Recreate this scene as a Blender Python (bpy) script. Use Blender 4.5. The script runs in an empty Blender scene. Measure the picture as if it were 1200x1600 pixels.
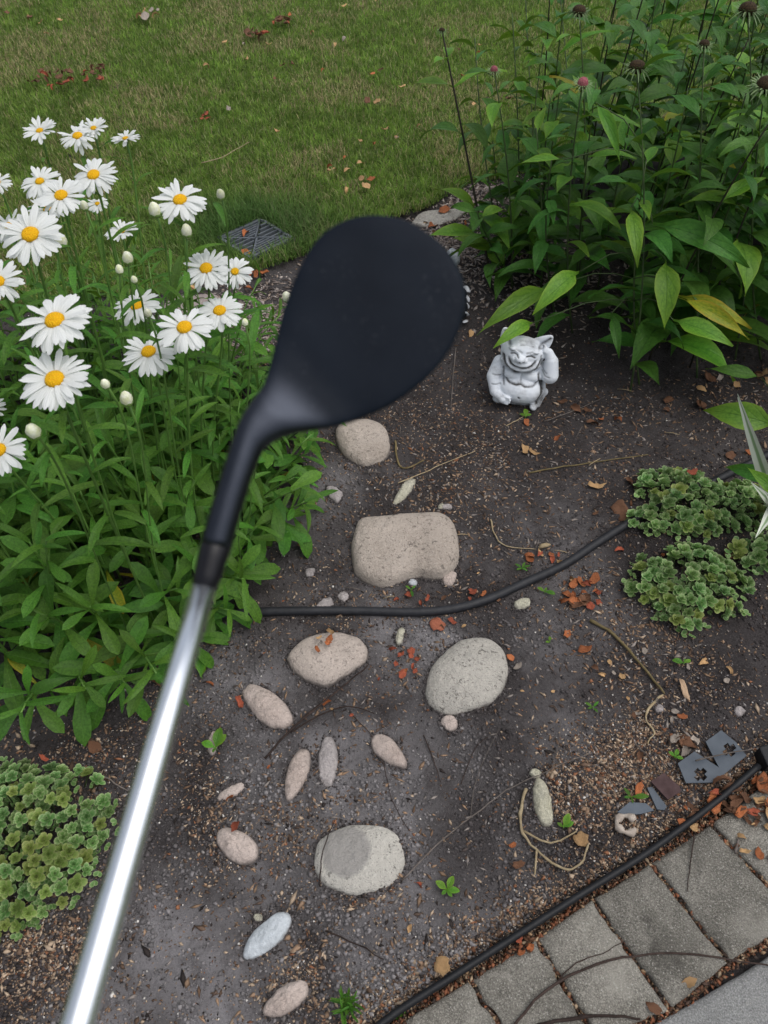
import bpy, bmesh, math, random
import numpy as np
from mathutils import Vector, Matrix, noise as mnoise

random.seed(7)
RNG = np.random.default_rng(11)
C = bpy.context.scene.collection
SC = bpy.context.scene

# ------------------------------------------------------------------ camera
PW, PH, FPX = 1200.0, 1600.0, 1177.0
CAM = Vector((0.0, 0.0, 1.5))
PITCH = math.radians(50.0)
FWD = Vector((0, math.cos(PITCH), -math.sin(PITCH)))
UPV = Vector((0, math.sin(PITCH), math.cos(PITCH)))
RGT = Vector((1, 0, 0))
cam_d = bpy.data.cameras.new("camera")
cam = bpy.data.objects.new("camera", cam_d)
C.objects.link(cam)
cam.location = CAM
cam.rotation_euler = (math.radians(90) - PITCH, 0, 0)
cam_d.sensor_fit = 'VERTICAL'
cam_d.sensor_height = 36.0
cam_d.sensor_width = 27.0
cam_d.lens = FPX / PH * 36.0
cam_d.clip_start = 0.01
cam_d.clip_end = 600
cam_d.dof.use_dof = True
cam_d.dof.focus_distance = 1.85
cam_d.dof.aperture_fstop = 9.5
SC.camera = cam

# ------------------------------------------------------------------ light
SUN_EL, SUN_AZ = 68.0, 98.0          # azimuth measured from +Y towards +X
world = bpy.data.worlds.new("World")
SC.world = world
world.use_nodes = True
wt = world.node_tree
wt.nodes.clear()
wo = wt.nodes.new('ShaderNodeOutputWorld')
bg = wt.nodes.new('ShaderNodeBackground')
sky = wt.nodes.new('ShaderNodeTexSky')
sky.sky_type = 'NISHITA'
sky.sun_disc = False
sky.sun_elevation = math.radians(SUN_EL)
sky.sun_rotation = math.radians(SUN_AZ)
sky.air_density = 1.0
sky.dust_density = 4.0
hsv = wt.nodes.new('ShaderNodeHueSaturation')
hsv.inputs['Saturation'].default_value = 0.35
wt.links.new(sky.outputs[0], hsv.inputs['Color'])
wt.links.new(hsv.outputs[0], bg.inputs['Color'])
bg.inputs['Strength'].default_value = 0.145
wt.links.new(bg.outputs[0], wo.inputs['Surface'])
sl = bpy.data.lights.new("sun", 'SUN')
sl.energy = 0.8
sl.angle = math.radians(85)
sl.color = (1.0, 0.96, 0.9)
sun = bpy.data.objects.new("sun", sl)
C.objects.link(sun)
az, el = math.radians(SUN_AZ), math.radians(SUN_EL)
sdir = Vector((math.sin(az) * math.cos(el), math.cos(az) * math.cos(el), math.sin(el)))
sun.rotation_euler = sdir.to_track_quat('Z', 'Y').to_euler()
SC.view_settings.view_transform = 'Standard'
SC.view_settings.look = 'None'
SC.view_settings.gamma = 1.0
SC.view_settings.exposure = 0.10
SC.view_settings.use_curve_mapping = False
try:
    SC.cycles.use_denoising = True
    SC.cycles.max_bounces = 6
    SC.cycles.sample_clamp_indirect = 4.0
except Exception:
    pass

# ------------------------------------------------------------------ helpers
def ray(px, py):
    return FWD + RGT * ((px - PW / 2) / FPX) + UPV * ((PH / 2 - py) / FPX)

def G(px, py, z=0.0):
    d = ray(px, py)
    t = (z - CAM.z) / d.z
    return CAM + d * t

def D(px, py, t):
    return CAM + ray(px, py) * t

def _hash(ix, iy, seed):
    h = (ix.astype(np.int64) * 374761393 + iy.astype(np.int64) * 668265263 + seed * 974634777) & 0x7fffffff
    h = ((h ^ (h >> 13)) * 1274126177) & 0x7fffffff
    h = (h ^ (h >> 16)) & 0xffff
    return h / 65535.0

def vnoise(x, y, seed=0):
    x = np.asarray(x, float); y = np.asarray(y, float)
    ix = np.floor(x); iy = np.floor(y)
    fx = x - ix; fy = y - iy
    fx = fx * fx * (3 - 2 * fx); fy = fy * fy * (3 - 2 * fy)
    a = _hash(ix, iy, seed); b = _hash(ix + 1, iy, seed)
    c = _hash(ix, iy + 1, seed); d = _hash(ix + 1, iy + 1, seed)
    return (a * (1 - fx) + b * fx) * (1 - fy) + (c * (1 - fx) + d * fx) * fy

def fbm(x, y, seed=0, oct=4):
    s = 0; a = .5; n = 0
    for k in range(oct):
        s = s + a * vnoise(x * 2 ** k, y * 2 ** k, seed + k); n += a; a *= .5
    return s / n

def inpoly(x, y, poly):
    x = np.asarray(x, float); y = np.asarray(y, float)
    r = np.zeros(x.shape, bool)
    n = len(poly)
    for i in range(n):
        x0, y0 = poly[i]; x1, y1 = poly[(i + 1) % n]
        if y0 == y1: continue
        c = ((y0 > y) != (y1 > y)) & (x < (x1 - x0) * (y - y0) / (y1 - y0) + x0)
        r ^= c
    return r

def dpoly(x, y, poly, closed=True):
    x = np.asarray(x, float); y = np.asarray(y, float)
    best = np.full(x.shape, 1e9)
    n = len(poly)
    for i in range(n if closed else n - 1):
        x0, y0 = poly[i]; x1, y1 = poly[(i + 1) % n]
        dx, dy = x1 - x0, y1 - y0
        t = np.clip(((x - x0) * dx + (y - y0) * dy) / max(dx * dx + dy * dy, 1e-12), 0, 1)
        best = np.minimum(best, np.hypot(x - x0 - t * dx, y - y0 - t * dy))
    return best

def gpoly(pts, z=0.0):
    return [tuple(G(px, py, z)[:2]) for px, py in pts]

def smooth_line(pts, k=6):
    pts = [Vector(p) for p in pts]
    out = []
    for i in range(len(pts) - 1):
        p0 = pts[max(i - 1, 0)]; p1 = pts[i]; p2 = pts[i + 1]; p3 = pts[min(i + 2, len(pts) - 1)]
        for j in range(k):
            t = j / k
            out.append(.5 * ((2 * p1) + (p2 - p0) * t + (2 * p0 - 5 * p1 + 4 * p2 - p3) * t * t + (3 * p1 - p0 - 3 * p2 + p3) * t ** 3))
    out.append(pts[-1])
    return out

# ---- objects
def wmat(o):
    return (wmat(o.parent) @ o.matrix_basis) if o.parent else o.matrix_basis.copy()

def tag(o, label=None, cat=None, group=None, kind=None):
    if label: o['label'] = label
    if cat: o['category'] = cat
    if group: o['group'] = group
    if kind: o['kind'] = kind
    return o

def thing(name, label, cat, loc=(0, 0, 0), group=None):
    o = bpy.data.objects.new(name, None)
    C.objects.link(o)
    o.matrix_basis = Matrix.Translation(Vector(loc))
    o.empty_display_size = .02
    return tag(o, label, cat, group)

def add(name, mesh, parent=None, M=None):
    o = bpy.data.objects.new(name, mesh)
    C.objects.link(o)
    M = M or Matrix.Identity(4)
    if parent:
        o.parent = parent
        o.matrix_basis = wmat(parent).inverted() @ M
    else:
        o.matrix_basis = M
    return o

def frame(loc, ydir, zdir, s=1.0):
    y = Vector(ydir).normalized()
    z = Vector(zdir); z = z - y * z.dot(y)
    if z.length < 1e-5:
        z = Vector((0.3, .2, 1)); z = z - y * z.dot(y)
    z.normalize()
    x = y.cross(z)
    R = Matrix((x, y, z)).transposed().to_4x4()
    S = Matrix.Diagonal((s, s, s, 1)) if not isinstance(s, tuple) else Matrix.Diagonal((*s, 1))
    return Matrix.Translation(Vector(loc)) @ R @ S

def mk(name, verts, faces, mat=None, smooth=True, uvs=None):
    me = bpy.data.meshes.new(name)
    me.from_pydata([tuple(v) for v in verts], [], faces)
    if uvs is not None:
        l = me.uv_layers.new(name="UVMap")
        for p in me.polygons:
            for li in p.loop_indices:
                l.data[li].uv = uvs[me.loops[li].vertex_index]
    if smooth:
        me.polygons.foreach_set('use_smooth', [True] * len(me.polygons))
    if mat: me.materials.append(mat)
    me.update()
    return me

def mk_arrays(name, V, T, mat, col=None, smooth=False):
    V = np.ascontiguousarray(V, dtype=np.float32); T = np.ascontiguousarray(T, dtype=np.int32)
    k = T.shape[1]
    me = bpy.data.meshes.new(name)
    me.vertices.add(len(V)); me.vertices.foreach_set('co', V.ravel())
    me.loops.add(T.size); me.loops.foreach_set('vertex_index', T.ravel())
    me.polygons.add(len(T))
    me.polygons.foreach_set('loop_start', np.arange(0, T.size, k, dtype=np.int32))
    try:
        me.polygons.foreach_set('loop_total', np.full(len(T), k, dtype=np.int32))
    except Exception:
        pass
    if smooth: me.polygons.foreach_set('use_smooth', np.ones(len(T), bool))
    me.update(calc_edges=True)
    if col is not None:
        a = me.color_attributes.new("tint", 'FLOAT_COLOR', 'POINT')
        c4 = np.ones((len(V), 4), np.float32); c4[:, :3] = col
        a.data.foreach_set('color', c4.ravel())
    me.materials.append(mat)
    return me

def tube(pts, radii, sides=6, caps=True):
    """verts, faces of a tube through pts"""
    pts = [Vector(p) for p in pts]
    n = len(pts)
    if not hasattr(radii, '__len__'): radii = [radii] * n
    V, F, UV = [], [], []
    up = Vector((0.13, 0.21, 1))
    prev = None
    for i, p in enumerate(pts):
        t = (pts[min(i + 1, n - 1)] - pts[max(i - 1, 0)]).normalized()
        if prev is None:
            a = t.cross(up)
            if a.length < 1e-3: a = t.cross(Vector((1, 0, 0)))
            a.normalize()
        else:
            a = prev - t * prev.dot(t)
            a.normalize()
        prev = a
        b = t.cross(a)
        for k in range(sides):
            an = 2 * math.pi * k / sides
            V.append(p + (a * math.cos(an) + b * math.sin(an)) * radii[i])
            UV.append((k / sides, i / max(n - 1, 1)))
    for i in range(n - 1):
        for k in range(sides):
            F.append((i * sides + k, i * sides + (k + 1) % sides, (i + 1) * sides + (k + 1) % sides, (i + 1) * sides + k))
    if caps:
        F.append(tuple(reversed(range(sides)))); F.append(tuple(range((n - 1) * sides, n * sides)))
    return V, F, UV

def tube_mesh(name, pts, radii, mat, sides=6):
    V, F, UV = tube(pts, radii, sides)
    return mk(name, V, F, mat, True, UV)

def local(pts, loc):
    L = Vector(loc)
    return [Vector(p) - L for p in pts]

# ------------------------------------------------------------------ materials
class NT:
    def __init__(s, name):
        s.m = bpy.data.materials.new(name); s.m.use_nodes = True
        s.t = s.m.node_tree; s.t.nodes.clear()
        s.out = s.n('ShaderNodeOutputMaterial')
    def n(s, typ, **kw):
        nd = s.t.nodes.new(typ)
        for k, v in kw.items():
            if k.startswith('p_'): setattr(nd, k[2:], v)
        for k, v in kw.items():
            if k.startswith('p_'): continue
            key = k.replace('_', ' ')
            if key.startswith('i') and key[1:].isdigit(): sock = nd.inputs[int(key[1:])]
            else: sock = nd.inputs[key]
            if isinstance(v, bpy.types.NodeSocket): s.t.links.new(v, sock)
            else: sock.default_value = v
        return nd
    def math(s, op, a, b=0.0, c=0.0, clamp=False):
        return s.n('ShaderNodeMath', p_operation=op, p_use_clamp=clamp, i0=a, i1=b, i2=c).outputs[0]
    def ramp(s, fac, stops, interp='LINEAR'):
        nd = s.n('ShaderNodeValToRGB', Fac=fac)
        r = nd.color_ramp; r.interpolation = interp
        while len(r.elements) < len(stops): r.elements.new(.5)
        for e, (p, c) in zip(r.elements, stops):
            e.position = p; e.color = (*c, 1) if len(c) == 3 else c
        return nd.outputs[0]
    def mix(s, fac, a, b, blend='MIX'):
        nd = s.n('ShaderNodeMix', p_data_type='RGBA', p_blend_type=blend)
        for sock, v in ((nd.inputs[0], fac), (nd.inputs[6], a), (nd.inputs[7], b)):
            if isinstance(v, bpy.types.NodeSocket): s.t.links.new(v, sock)
            else: sock.default_value = v if not (isinstance(v, tuple) and len(v) == 3) else (*v, 1)
        return nd.outputs[2]
    def noise(s, vec, scale, detail=4, rough=.55, dist=0.0):
        return s.n('ShaderNodeTexNoise', Vector=vec, Scale=scale, Detail=detail, Roughness=rough, Distortion=dist).outputs[0]
    def coords(s, rnd=True):
        tc = s.n('ShaderNodeTexCoord').outputs['Object']
        if not rnd: return tc
        r = s.n('ShaderNodeObjectInfo').outputs['Random']
        off = s.n('ShaderNodeCombineXYZ', X=s.math('MULTIPLY', r, 37.0), Y=s.math('MULTIPLY', r, 91.0), Z=s.math('MULTIPLY', r, 13.0)).outputs[0]
        return s.n('ShaderNodeVectorMath', p_operation='ADD', i0=tc, i1=off).outputs[0]
    def rand(s): return s.n('ShaderNodeObjectInfo').outputs['Random']
    def bump(s, h, dist, strength=1.0, normal=None):
        kw = dict(Height=h, Distance=dist, Strength=strength)
        if normal is not None: kw['Normal'] = normal
        return s.n('ShaderNodeBump', **kw).outputs[0]
    def bsdf(s, color, rough=.6, spec=.4, normal=None, metal=0.0, coat=0.0):
        b = s.n('ShaderNodeBsdfPrincipled')
        for k, v in (('Base Color', color), ('Roughness', rough), ('Specular IOR Level', spec), ('Metallic', metal), ('Coat Weight', coat)):
            if isinstance(v, bpy.types.NodeSocket): s.t.links.new(v, b.inputs[k])
            else: b.inputs[k].default_value = (*v, 1) if isinstance(v, tuple) and len(v) == 3 else v
        if normal is not None: s.t.links.new(normal, b.inputs['Normal'])
        return b.outputs[0]
    def done(s, sh):
        s.t.links.new(sh, s.out.inputs['Surface']); return s.m

def matte(name, stops, scale=30, rough=.8, spec=.3, bump=0.001, bscale=None, rnd=.25, detail=5, use_rand=True, metal=0.0):
    t = NT(name)
    co = t.coords(use_rand)
    f = t.noise(co, scale, detail)
    col = t.ramp(f, stops)
    if rnd:
        v = t.math('MULTIPLY_ADD', t.rand(), rnd * 2, 1 - rnd)
        col = t.n('ShaderNodeHueSaturation', Color=col, Value=v).outputs[0]
    nrm = t.bump(t.noise(co, bscale or scale * 3, 4), bump) if bump else None
    return t.done(t.bsdf(col, rough, spec, nrm, metal))

def leafmat(name, lo, hi, vein, nveins=7, rim=False, rough=.42, spec=.45, trans=.22, rnd=.28, edge=None, huevar=.03, veinamt=.5):
    t = NT(name)
    uv = t.n('ShaderNodeTexCoord').outputs['UV']
    sp = t.n('ShaderNodeSeparateXYZ', Vector=uv)
    u, v = sp.outputs[0], sp.outputs[1]
    a = t.math('ABSOLUTE', t.math('SUBTRACT', u, .5))
    co = t.coords(True)
    nz = t.noise(co, 28, 4)
    col = t.ramp(nz, [(.3, lo), (.7, hi)])
    mid = t.math('SUBTRACT', 1.0, t.math('MULTIPLY', a, 22.0), clamp=True)
    ph = t.math('MULTIPLY_ADD', v, nveins * 6.283, t.math('MULTIPLY', a, -nveins * 5.0))
    sv = t.math('POWER', t.math('MULTIPLY_ADD', t.math('SINE', ph), .5, .5), 6.0)
    veinf = t.math('MAXIMUM', mid, t.math('MULTIPLY', sv, .45))
    col = t.mix(t.math('MULTIPLY', veinf, veinamt), col, vein)
    spots = t.math('MULTIPLY', t.math('GREATER_THAN', t.noise(co, 55, 3), .69), .55)
    col = t.mix(spots, col, (.16, .15, .03))
    if edge:
        e = t.math('MULTIPLY', t.math('POWER', t.math('MULTIPLY', a, 2.0), 3.0), t.noise(co, 14, 3), clamp=True)
        if rim:
            vv = t.math('POWER', v, 7.0)
            e = t.math('MULTIPLY', t.math('MAXIMUM', t.math('POWER', t.math('MULTIPLY', a, 2.0), 4.0), vv), .75, clamp=True)
        col = t.mix(e, col, edge)
    r = t.rand()
    col = t.n('ShaderNodeHueSaturation', Color=col, Hue=t.math('MULTIPLY_ADD', r, huevar, .5 - huevar * .6),
              Value=t.math('MULTIPLY_ADD', t.math('FRACT', t.math('MULTIPLY', r, 7.31)), rnd * 2, 1 - rnd)).outputs[0]
    nrm = t.bump(t.math('SUBTRACT', t.math('MULTIPLY', t.noise(co, 90, 3), .3), veinf), .0012, .6)
    sh = t.bsdf(col, rough, spec, nrm)
    tr = t.n('ShaderNodeBsdfTranslucent', Color=t.mix(.5, col, (.25, .4, .03)), Normal=nrm).outputs[0]
    ms = t.n('ShaderNodeMixShader', i0=trans, i1=sh, i2=tr).outputs[0]
    return t.done(ms)

def tintmat(name, rough=.85, spec=.2, trans=0.0, bump=0.0):
    t = NT(name)
    c = t.n('ShaderNodeVertexColor', p_layer_name='tint').outputs[0]
    sh = t.bsdf(c, rough, spec)
    if trans:
        tr = t.n('ShaderNodeBsdfTranslucent', Color=c).outputs[0]
        sh = t.n('ShaderNodeMixShader', i0=trans, i1=sh, i2=tr).outputs[0]
    return t.done(sh)

def stonemat(name, dark, light, pit=.5, speck=(.06, .055, .05), stain=None):
    t = NT(name)
    co = t.coords(True)
    big = t.noise(co, 9, 5, .6)
    fine = t.noise(co, 160, 4, .7)
    col = t.ramp(big, [(.32, dark), (.68, light)])
    col = t.mix(t.math('MULTIPLY', t.math('SUBTRACT', fine, .5), 1.6, clamp=True), col, tuple(min(1, c * 1.35) for c in light))
    m = t.noise(co, 26, 4)
    pm = t.math('MULTIPLY', t.math('GREATER_THAN', t.noise(co, 85, 5, .65, .6), .60), t.math('GREATER_THAN', m, .5))
    pm2 = t.math('MULTIPLY', t.math('GREATER_THAN', t.noise(co, 300, 3), .64), pit)
    dk = t.math('MAXIMUM', t.math('MULTIPLY', pm, pit), pm2, clamp=True)
    col = t.mix(t.math('MULTIPLY', dk, .7), col, speck)
    crust = t.math('MULTIPLY', t.math('SUBTRACT', t.noise(co, 18, 6, .7), .52), 4.0, clamp=True)
    col = t.mix(t.math('MULTIPLY', crust, .35), col, (.20, .18, .165))
    vd = t.n('ShaderNodeTexVoronoi', p_feature='DISTANCE_TO_EDGE', Vector=t.n('ShaderNodeVectorMath', p_operation='ADD', i0=co, i1=t.n('ShaderNodeVectorMath', p_operation='SCALE', i0=t.n('ShaderNodeTexNoise', Vector=co, Scale=25.0).outputs[1], Scale=.05).outputs[0]).outputs[0], Scale=9.0).outputs[0]
    crk = t.math('MULTIPLY', t.math('LESS_THAN', vd, .008), t.math('GREATER_THAN', t.noise(co, 11, 2), .60))
    col = t.mix(t.math('MULTIPLY', crk, .38), col, (.11, .095, .085))
    zz = t.n('ShaderNodeSeparateXYZ', Vector=t.n('ShaderNodeTexCoord').outputs['Object']).outputs[2]
    dirt_dark = t.math('MULTIPLY', t.math('SUBTRACT', t.math('MULTIPLY_ADD', t.noise(co, 60, 4), .016, .002), zz), 140.0, clamp=True)
    col = t.mix(t.math('MULTIPLY', dirt_dark, .75), col, (.105, .093, .088))
    if stain:
        tc0 = t.n('ShaderNodeTexCoord').outputs['Object']
        dd = t.n('ShaderNodeVectorMath', p_operation='DISTANCE', i0=tc0, i1=(-.022, .012, .02)).outputs['Value']
        dd = t.math('ADD', dd, t.math('MULTIPLY', t.math('SUBTRACT', t.noise(co, 50, 3), .5), .02))
        col = t.mix(t.math('MULTIPLY', t.math('SUBTRACT', .050, dd), 110.0, clamp=True), col, stain)
    h = t.math('SUBTRACT', t.math('ADD', t.math('MULTIPLY', fine, .8), t.math('MULTIPLY', t.noise(co, 55, 5, .65), 1.4)), t.math('MULTIPLY', dk, .9))
    return t.done(t.bsdf(col, .92, .15, t.bump(h, .0035 + .004 * pit, .9)))

M = {}
M['daisy_leaf'] = leafmat('daisy_leaf', (.034, .108, .012), (.090, .235, .026), (.15, .30, .07), 0, .34, .5, .24, veinamt=.35)
M['cone_leaf'] = leafmat('cone_leaf', (.032, .110, .017), (.072, .200, .030), (.018, .062, .012), 5, .42, .4, .2, veinamt=.45)
M['cone_leaf_light'] = leafmat('cone_leaf_light', (.055, .17, .016), (.12, .29, .028), (.035, .12, .014), 5, .42, .4, .25, edge=(.17, .30, .03))
M['yellow_leaf'] = leafmat('yellow_leaf', (.12, .20, .012), (.30, .30, .02), (.3, .3, .05), 5, .45, .4, .22, edge=(.35, .22, .02))
M['stem'] = matte('stem', [(.3, (.07, .16, .03)), (.7, (.13, .25, .05))], 40, .5, .4, .0004)
M['cone_stem'] = matte('cone_stem', [(.3, (.03, .055, .018)), (.7, (.065, .10, .03))], 30, .55, .35, .0004)
M['dark_stem'] = matte('dark_stem', [(.3, (.018, .016, .012)), (.7, (.04, .034, .02))], 30, .6, .3, .0004)
M['sedum'] = leafmat('sedum', (.085, .205, .055), (.16, .32, .09), (.2, .34, .12), 0, rim=True, rough=.45, spec=.3, trans=.18, edge=(.52, .60, .32), rnd=.3, veinamt=.1)
M['sedum_yellow'] = leafmat('sedum_yellow', (.15, .24, .050), (.25, .35, .085), (.28, .36, .12), 0, rim=True, rough=.45, spec=.3, trans=.18, edge=(.44, .46, .20), rnd=.25, veinamt=.1)
M['petal'] = None
t = NT('petal')
uv = t.n('ShaderNodeSeparateXYZ', Vector=t.n('ShaderNodeTexCoord').outputs['UV'])
rib = t.math('MULTIPLY_ADD', t.math('SINE', t.math('MULTIPLY', uv.outputs[0], 19.0)), .5, .5)
pc = t.ramp(uv.outputs[1], [(0, (.70, .76, .50)), (.16, (.84, .86, .84)), (1, (.86, .88, .88))])
psh = t.bsdf(pc, .55, .3, t.bump(rib, .0006, .6))
ptr = t.n('ShaderNodeBsdfTranslucent', Color=(.85, .88, .85, 1)).outputs[0]
M['petal'] = t.done(t.n('ShaderNodeMixShader', i0=.28, i1=psh, i2=ptr).outputs[0])
t = NT('daisy_disc')
co = t.coords(False)
vo = t.n('ShaderNodeTexVoronoi', Vector=co, Scale=650.0).outputs[0]
M['disc'] = t.done(t.bsdf(t.ramp(vo, [(.0, (.92, .58, .012)), (.8, (.80, .38, .006))]), .7, .2, t.bump(t.math('SUBTRACT', 1.0, vo), .0015, .9)))
M['bud'] = matte('bud', [(.35, (.64, .67, .40)), (.65, (.82, .83, .70))], 120, .6, .3, .0008)
M['sepal'] = matte('sepal', [(.3, (.10, .19, .04)), (.7, (.18, .28, .07))], 120, .6, .3, .0005)
M['stone_pink'] = stonemat('stone_pink', (.40, .34, .30), (.55, .475, .42), .5)
M['stone_grey'] = stonemat('stone_grey', (.38, .36, .325), (.56, .53, .475), .85)
M['stone_white'] = stonemat('stone_white', (.44, .42, .38), (.60, .575, .52), .85, stain=(.345, .33, .31))
M['stone_tan'] = stonemat('stone_tan', (.36, .31, .265), (.54, .47, .41), .8)
M['pebble_pink'] = stonemat('pebble_pink', (.42, .345, .305), (.56, .475, .43), .3)
M['pebble_grey'] = stonemat('pebble_grey', (.34, .31, .305), (.46, .42, .41), .3)
M['pebble_blue'] = stonemat('pebble_blue', (.46, .50, .53), (.60, .64, .68), .06)
M['pebble_lime'] = stonemat('pebble_lime', (.42, .40, .30), (.58, .56, .46), .4)
M['flagstone'] = stonemat('flagstone', (.28, .235, .22), (.38, .33, .31), .3)

# soil
t = NT('soil')
co = t.n('ShaderNodeTexCoord').outputs['Object']
a_ = t.noise(co, 3.2, 6, .62, .4)
b_ = t.noise(co, 26, 6, .7)
c_ = t.noise(co, 210, 5, .75)
dry_vs_shade_n = t.n('ShaderNodeSeparateColor', Color=t.n('ShaderNodeVertexColor', p_layer_name='tint').outputs[0]).outputs[0]
dark_shade_col = t.ramp(a_, [(.36, (.046, .040, .040)), (.52, (.074, .066, .066)), (.66, (.115, .104, .104))])  # dark soil tone, also painting in the shade under the coneflowers
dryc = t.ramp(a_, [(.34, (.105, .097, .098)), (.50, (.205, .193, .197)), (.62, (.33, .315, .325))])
col = t.mix(dry_vs_shade_n, dark_shade_col, dryc)
col = t.mix(t.math('MULTIPLY', t.math('SUBTRACT', b_, .50), 3.0, clamp=True), col, (.045, .036, .034))
col = t.mix(t.math('MULTIPLY', t.math('SUBTRACT', c_, .56), 4.0, clamp=True), col, (.24, .22, .21))
col = t.mix(t.math('MULTIPLY', t.math('SUBTRACT', .44, c_), 5.0, clamp=True), col, (.022, .017, .016))
hh = t.math('ADD', t.math('MULTIPLY', b_, 1.0), t.math('MULTIPLY', c_, .6))
M['soil'] = t.done(t.bsdf(col, .95, .12, t.bump(hh, .016, 1.0)))
M['joint'] = matte('joint', [(.3, (.03, .022, .018)), (.55, (.09, .055, .035)), (.75, (.20, .13, .085))], 120, .95, .15, .004, 200, 0, use_rand=False)
# lawn floor
t = NT('lawn_floor')
co = t.n('ShaderNodeTexCoord').outputs['Object']
M['lawn'] = t.done(t.bsdf(t.ramp(t.noise(co, 40, 5, .7), [(.3, (.045, .080, .018)), (.7, (.12, .14, .05))]), .95, .1, t.bump(t.noise(co, 120, 4), .01)))
M['grass'] = tintmat('grass', .6, .2, .38)
M['litter'] = tintmat('litter', .85, .2)

def paver_mat(name, dark, light, rnd, sc=1.0):
    t = NT(name)
    co = t.coords(True)
    big = t.noise(co, 17, 8, .72, .3)
    st_ = t.noise(co, 7, 5, .6, .5)
    vo = t.n('ShaderNodeTexVoronoi', Vector=co, Scale=330.0)
    sv = t.n('ShaderNodeSeparateColor', Color=vo.outputs[1])
    col = t.ramp(big, [(.33, dark), (.68, light)])
    grain = t.noise(co, 380, 3, .8)
    col = t.mix(t.math('MULTIPLY', t.math('SUBTRACT', grain, .5), 5, clamp=True), col, tuple(c * 1.7 for c in light))
    col = t.mix(t.math('MULTIPLY', t.math('SUBTRACT', .46, grain), 6, clamp=True), col, tuple(c * .45 for c in dark))
    col = t.mix(t.math('MULTIPLY', t.math('SUBTRACT', st_, .52), 4.0 * sc, clamp=True), col, tuple(c * .62 for c in dark))
    col = t.mix(t.math('MULTIPLY', t.math('SUBTRACT', .42, st_), 3.5 * sc, clamp=True), col, tuple(min(1, c * 1.3) for c in light))
    sp = t.math('MULTIPLY', t.math('GREATER_THAN', sv.outputs[0], .93), t.math('LESS_THAN', vo.outputs[0], .42))
    col = t.mix(t.math('MULTIPLY', sp, .85 * sc), col, (.50, .48, .44))
    col = t.n('ShaderNodeHueSaturation', Color=col, Value=t.math('MULTIPLY_ADD', t.rand(), rnd * 2, 1 - rnd)).outputs[0]
    h = t.math('ADD', t.math('MULTIPLY', grain, .8), t.math('ADD', t.noise(co, 60, 4), sp))
    return t.done(t.bsdf(col, .92, .2, t.bump(h, .005, 1.0)))
M['paver'] = paver_mat('paver', (.125, .118, .102), (.30, .285, .25), .14)
M['concrete'] = paver_mat('concrete', (.25, .255, .25), (.32, .32, .315), 0, .5)
M['rubber'] = matte('rubber', [(.3, (.010, .011, .014)), (.7, (.022, .023, .028))], 60, .55, .4, .0005, rnd=0)
M['edging'] = matte('edging', [(.3, (.006, .007, .009)), (.7, (.013, .014, .017))], 40, .5, .3, .0006, rnd=0)
M['flange'] = matte('flange', [(.3, (.055, .072, .095)), (.7, (.085, .105, .13))], 30, .5, .4, .0005, rnd=.12)
M['grate'] = matte('grate', [(.3, (.075, .088, .105)), (.7, (.14, .155, .175))], 60, .6, .35, .0005, rnd=.1)
M['black_hole'] = matte('black_hole', [(.3, (.006, .006, .006)), (.7, (.012, .012, .011))], 30, .9, .1, 0, rnd=0)
M['leaf_orange'] = matte('leaf_orange', [(.3, (.26, .075, .028)), (.7, (.45, .16, .06))], 60, .7, .3, .001, rnd=.3)
M['leaf_red'] = matte('leaf_red', [(.3, (.22, .05, .028)), (.7, (.38, .10, .05))], 60, .7, .3, .001, rnd=.3)
M['leaf_tan'] = matte('leaf_tan', [(.3, (.38, .22, .10)), (.7, (.55, .36, .18))], 60, .75, .3, .001, rnd=.3)
M['leaf_brown'] = matte('leaf_brown', [(.3, (.09, .042, .024)), (.7, (.20, .10, .055))], 60, .75, .3, .001, rnd=.3)
M['leaf_grey'] = matte('leaf_grey', [(.3, (.24, .20, .17)), (.7, (.40, .35, .30))], 80, .85, .2, .001, rnd=.3)
M['twig_dark'] = matte('twig_dark', [(.3, (.025, .017, .014)), (.7, (.06, .042, .036))], 80, .85, .2, .0006)
M['twig_grey'] = matte('twig_grey', [(.3, (.09, .075, .065)), (.7, (.19, .165, .15))], 80, .85, .2, .0006)
M['straw'] = matte('straw', [(.3, (.25, .19, .11)), (.7, (.44, .36, .23))], 80, .8, .2, .0006)
M['olive_stem'] = matte('olive_stem', [(.3, (.11, .085, .035)), (.7, (.22, .17, .08))], 60, .7, .3, .0008)
M['wood'] = matte('wood', [(.3, (.40, .26, .16)), (.7, (.62, .46, .32))], 60, .85, .2, .001)
M['brick'] = matte('brick', [(.3, (.40, .13, .075)), (.7, (.55, .20, .12))], 60, .9, .2, .001)
M['purple_chip'] = matte('purple_chip', [(.3, (.06, .035, .035)), (.7, (.11, .07, .07))], 50, .8, .2, .001)
M['cone_head'] = matte('cone_head', [(.35, (.018, .012, .008)), (.65, (.07, .045, .02))], 500, .8, .2, .002, 700, 0)
M['bract'] = matte('bract', [(.3, (.10, .17, .07)), (.7, (.20, .27, .12))], 90, .6, .3, .0005)
M['pink_head'] = matte('pink_head', [(.35, (.28, .06, .09)), (.65, (.45, .17, .18))], 400, .8, .2, .002)
M['white_stripe'] = None
t = NT('white_stripe')
uv = t.n('ShaderNodeSeparateXYZ', Vector=t.n('ShaderNodeTexCoord').outputs['UV'])
aa = t.math('ABSOLUTE', t.math('SUBTRACT', uv.outputs[0], .5))
M['white_stripe'] = t.done(t.bsdf(t.ramp(aa, [(.0, (.22, .33, .18)), (.10, (.26, .36, .2)), (.17, (.66, .70, .60)), (1, (.68, .71, .62))]), .5, .4))
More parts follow.
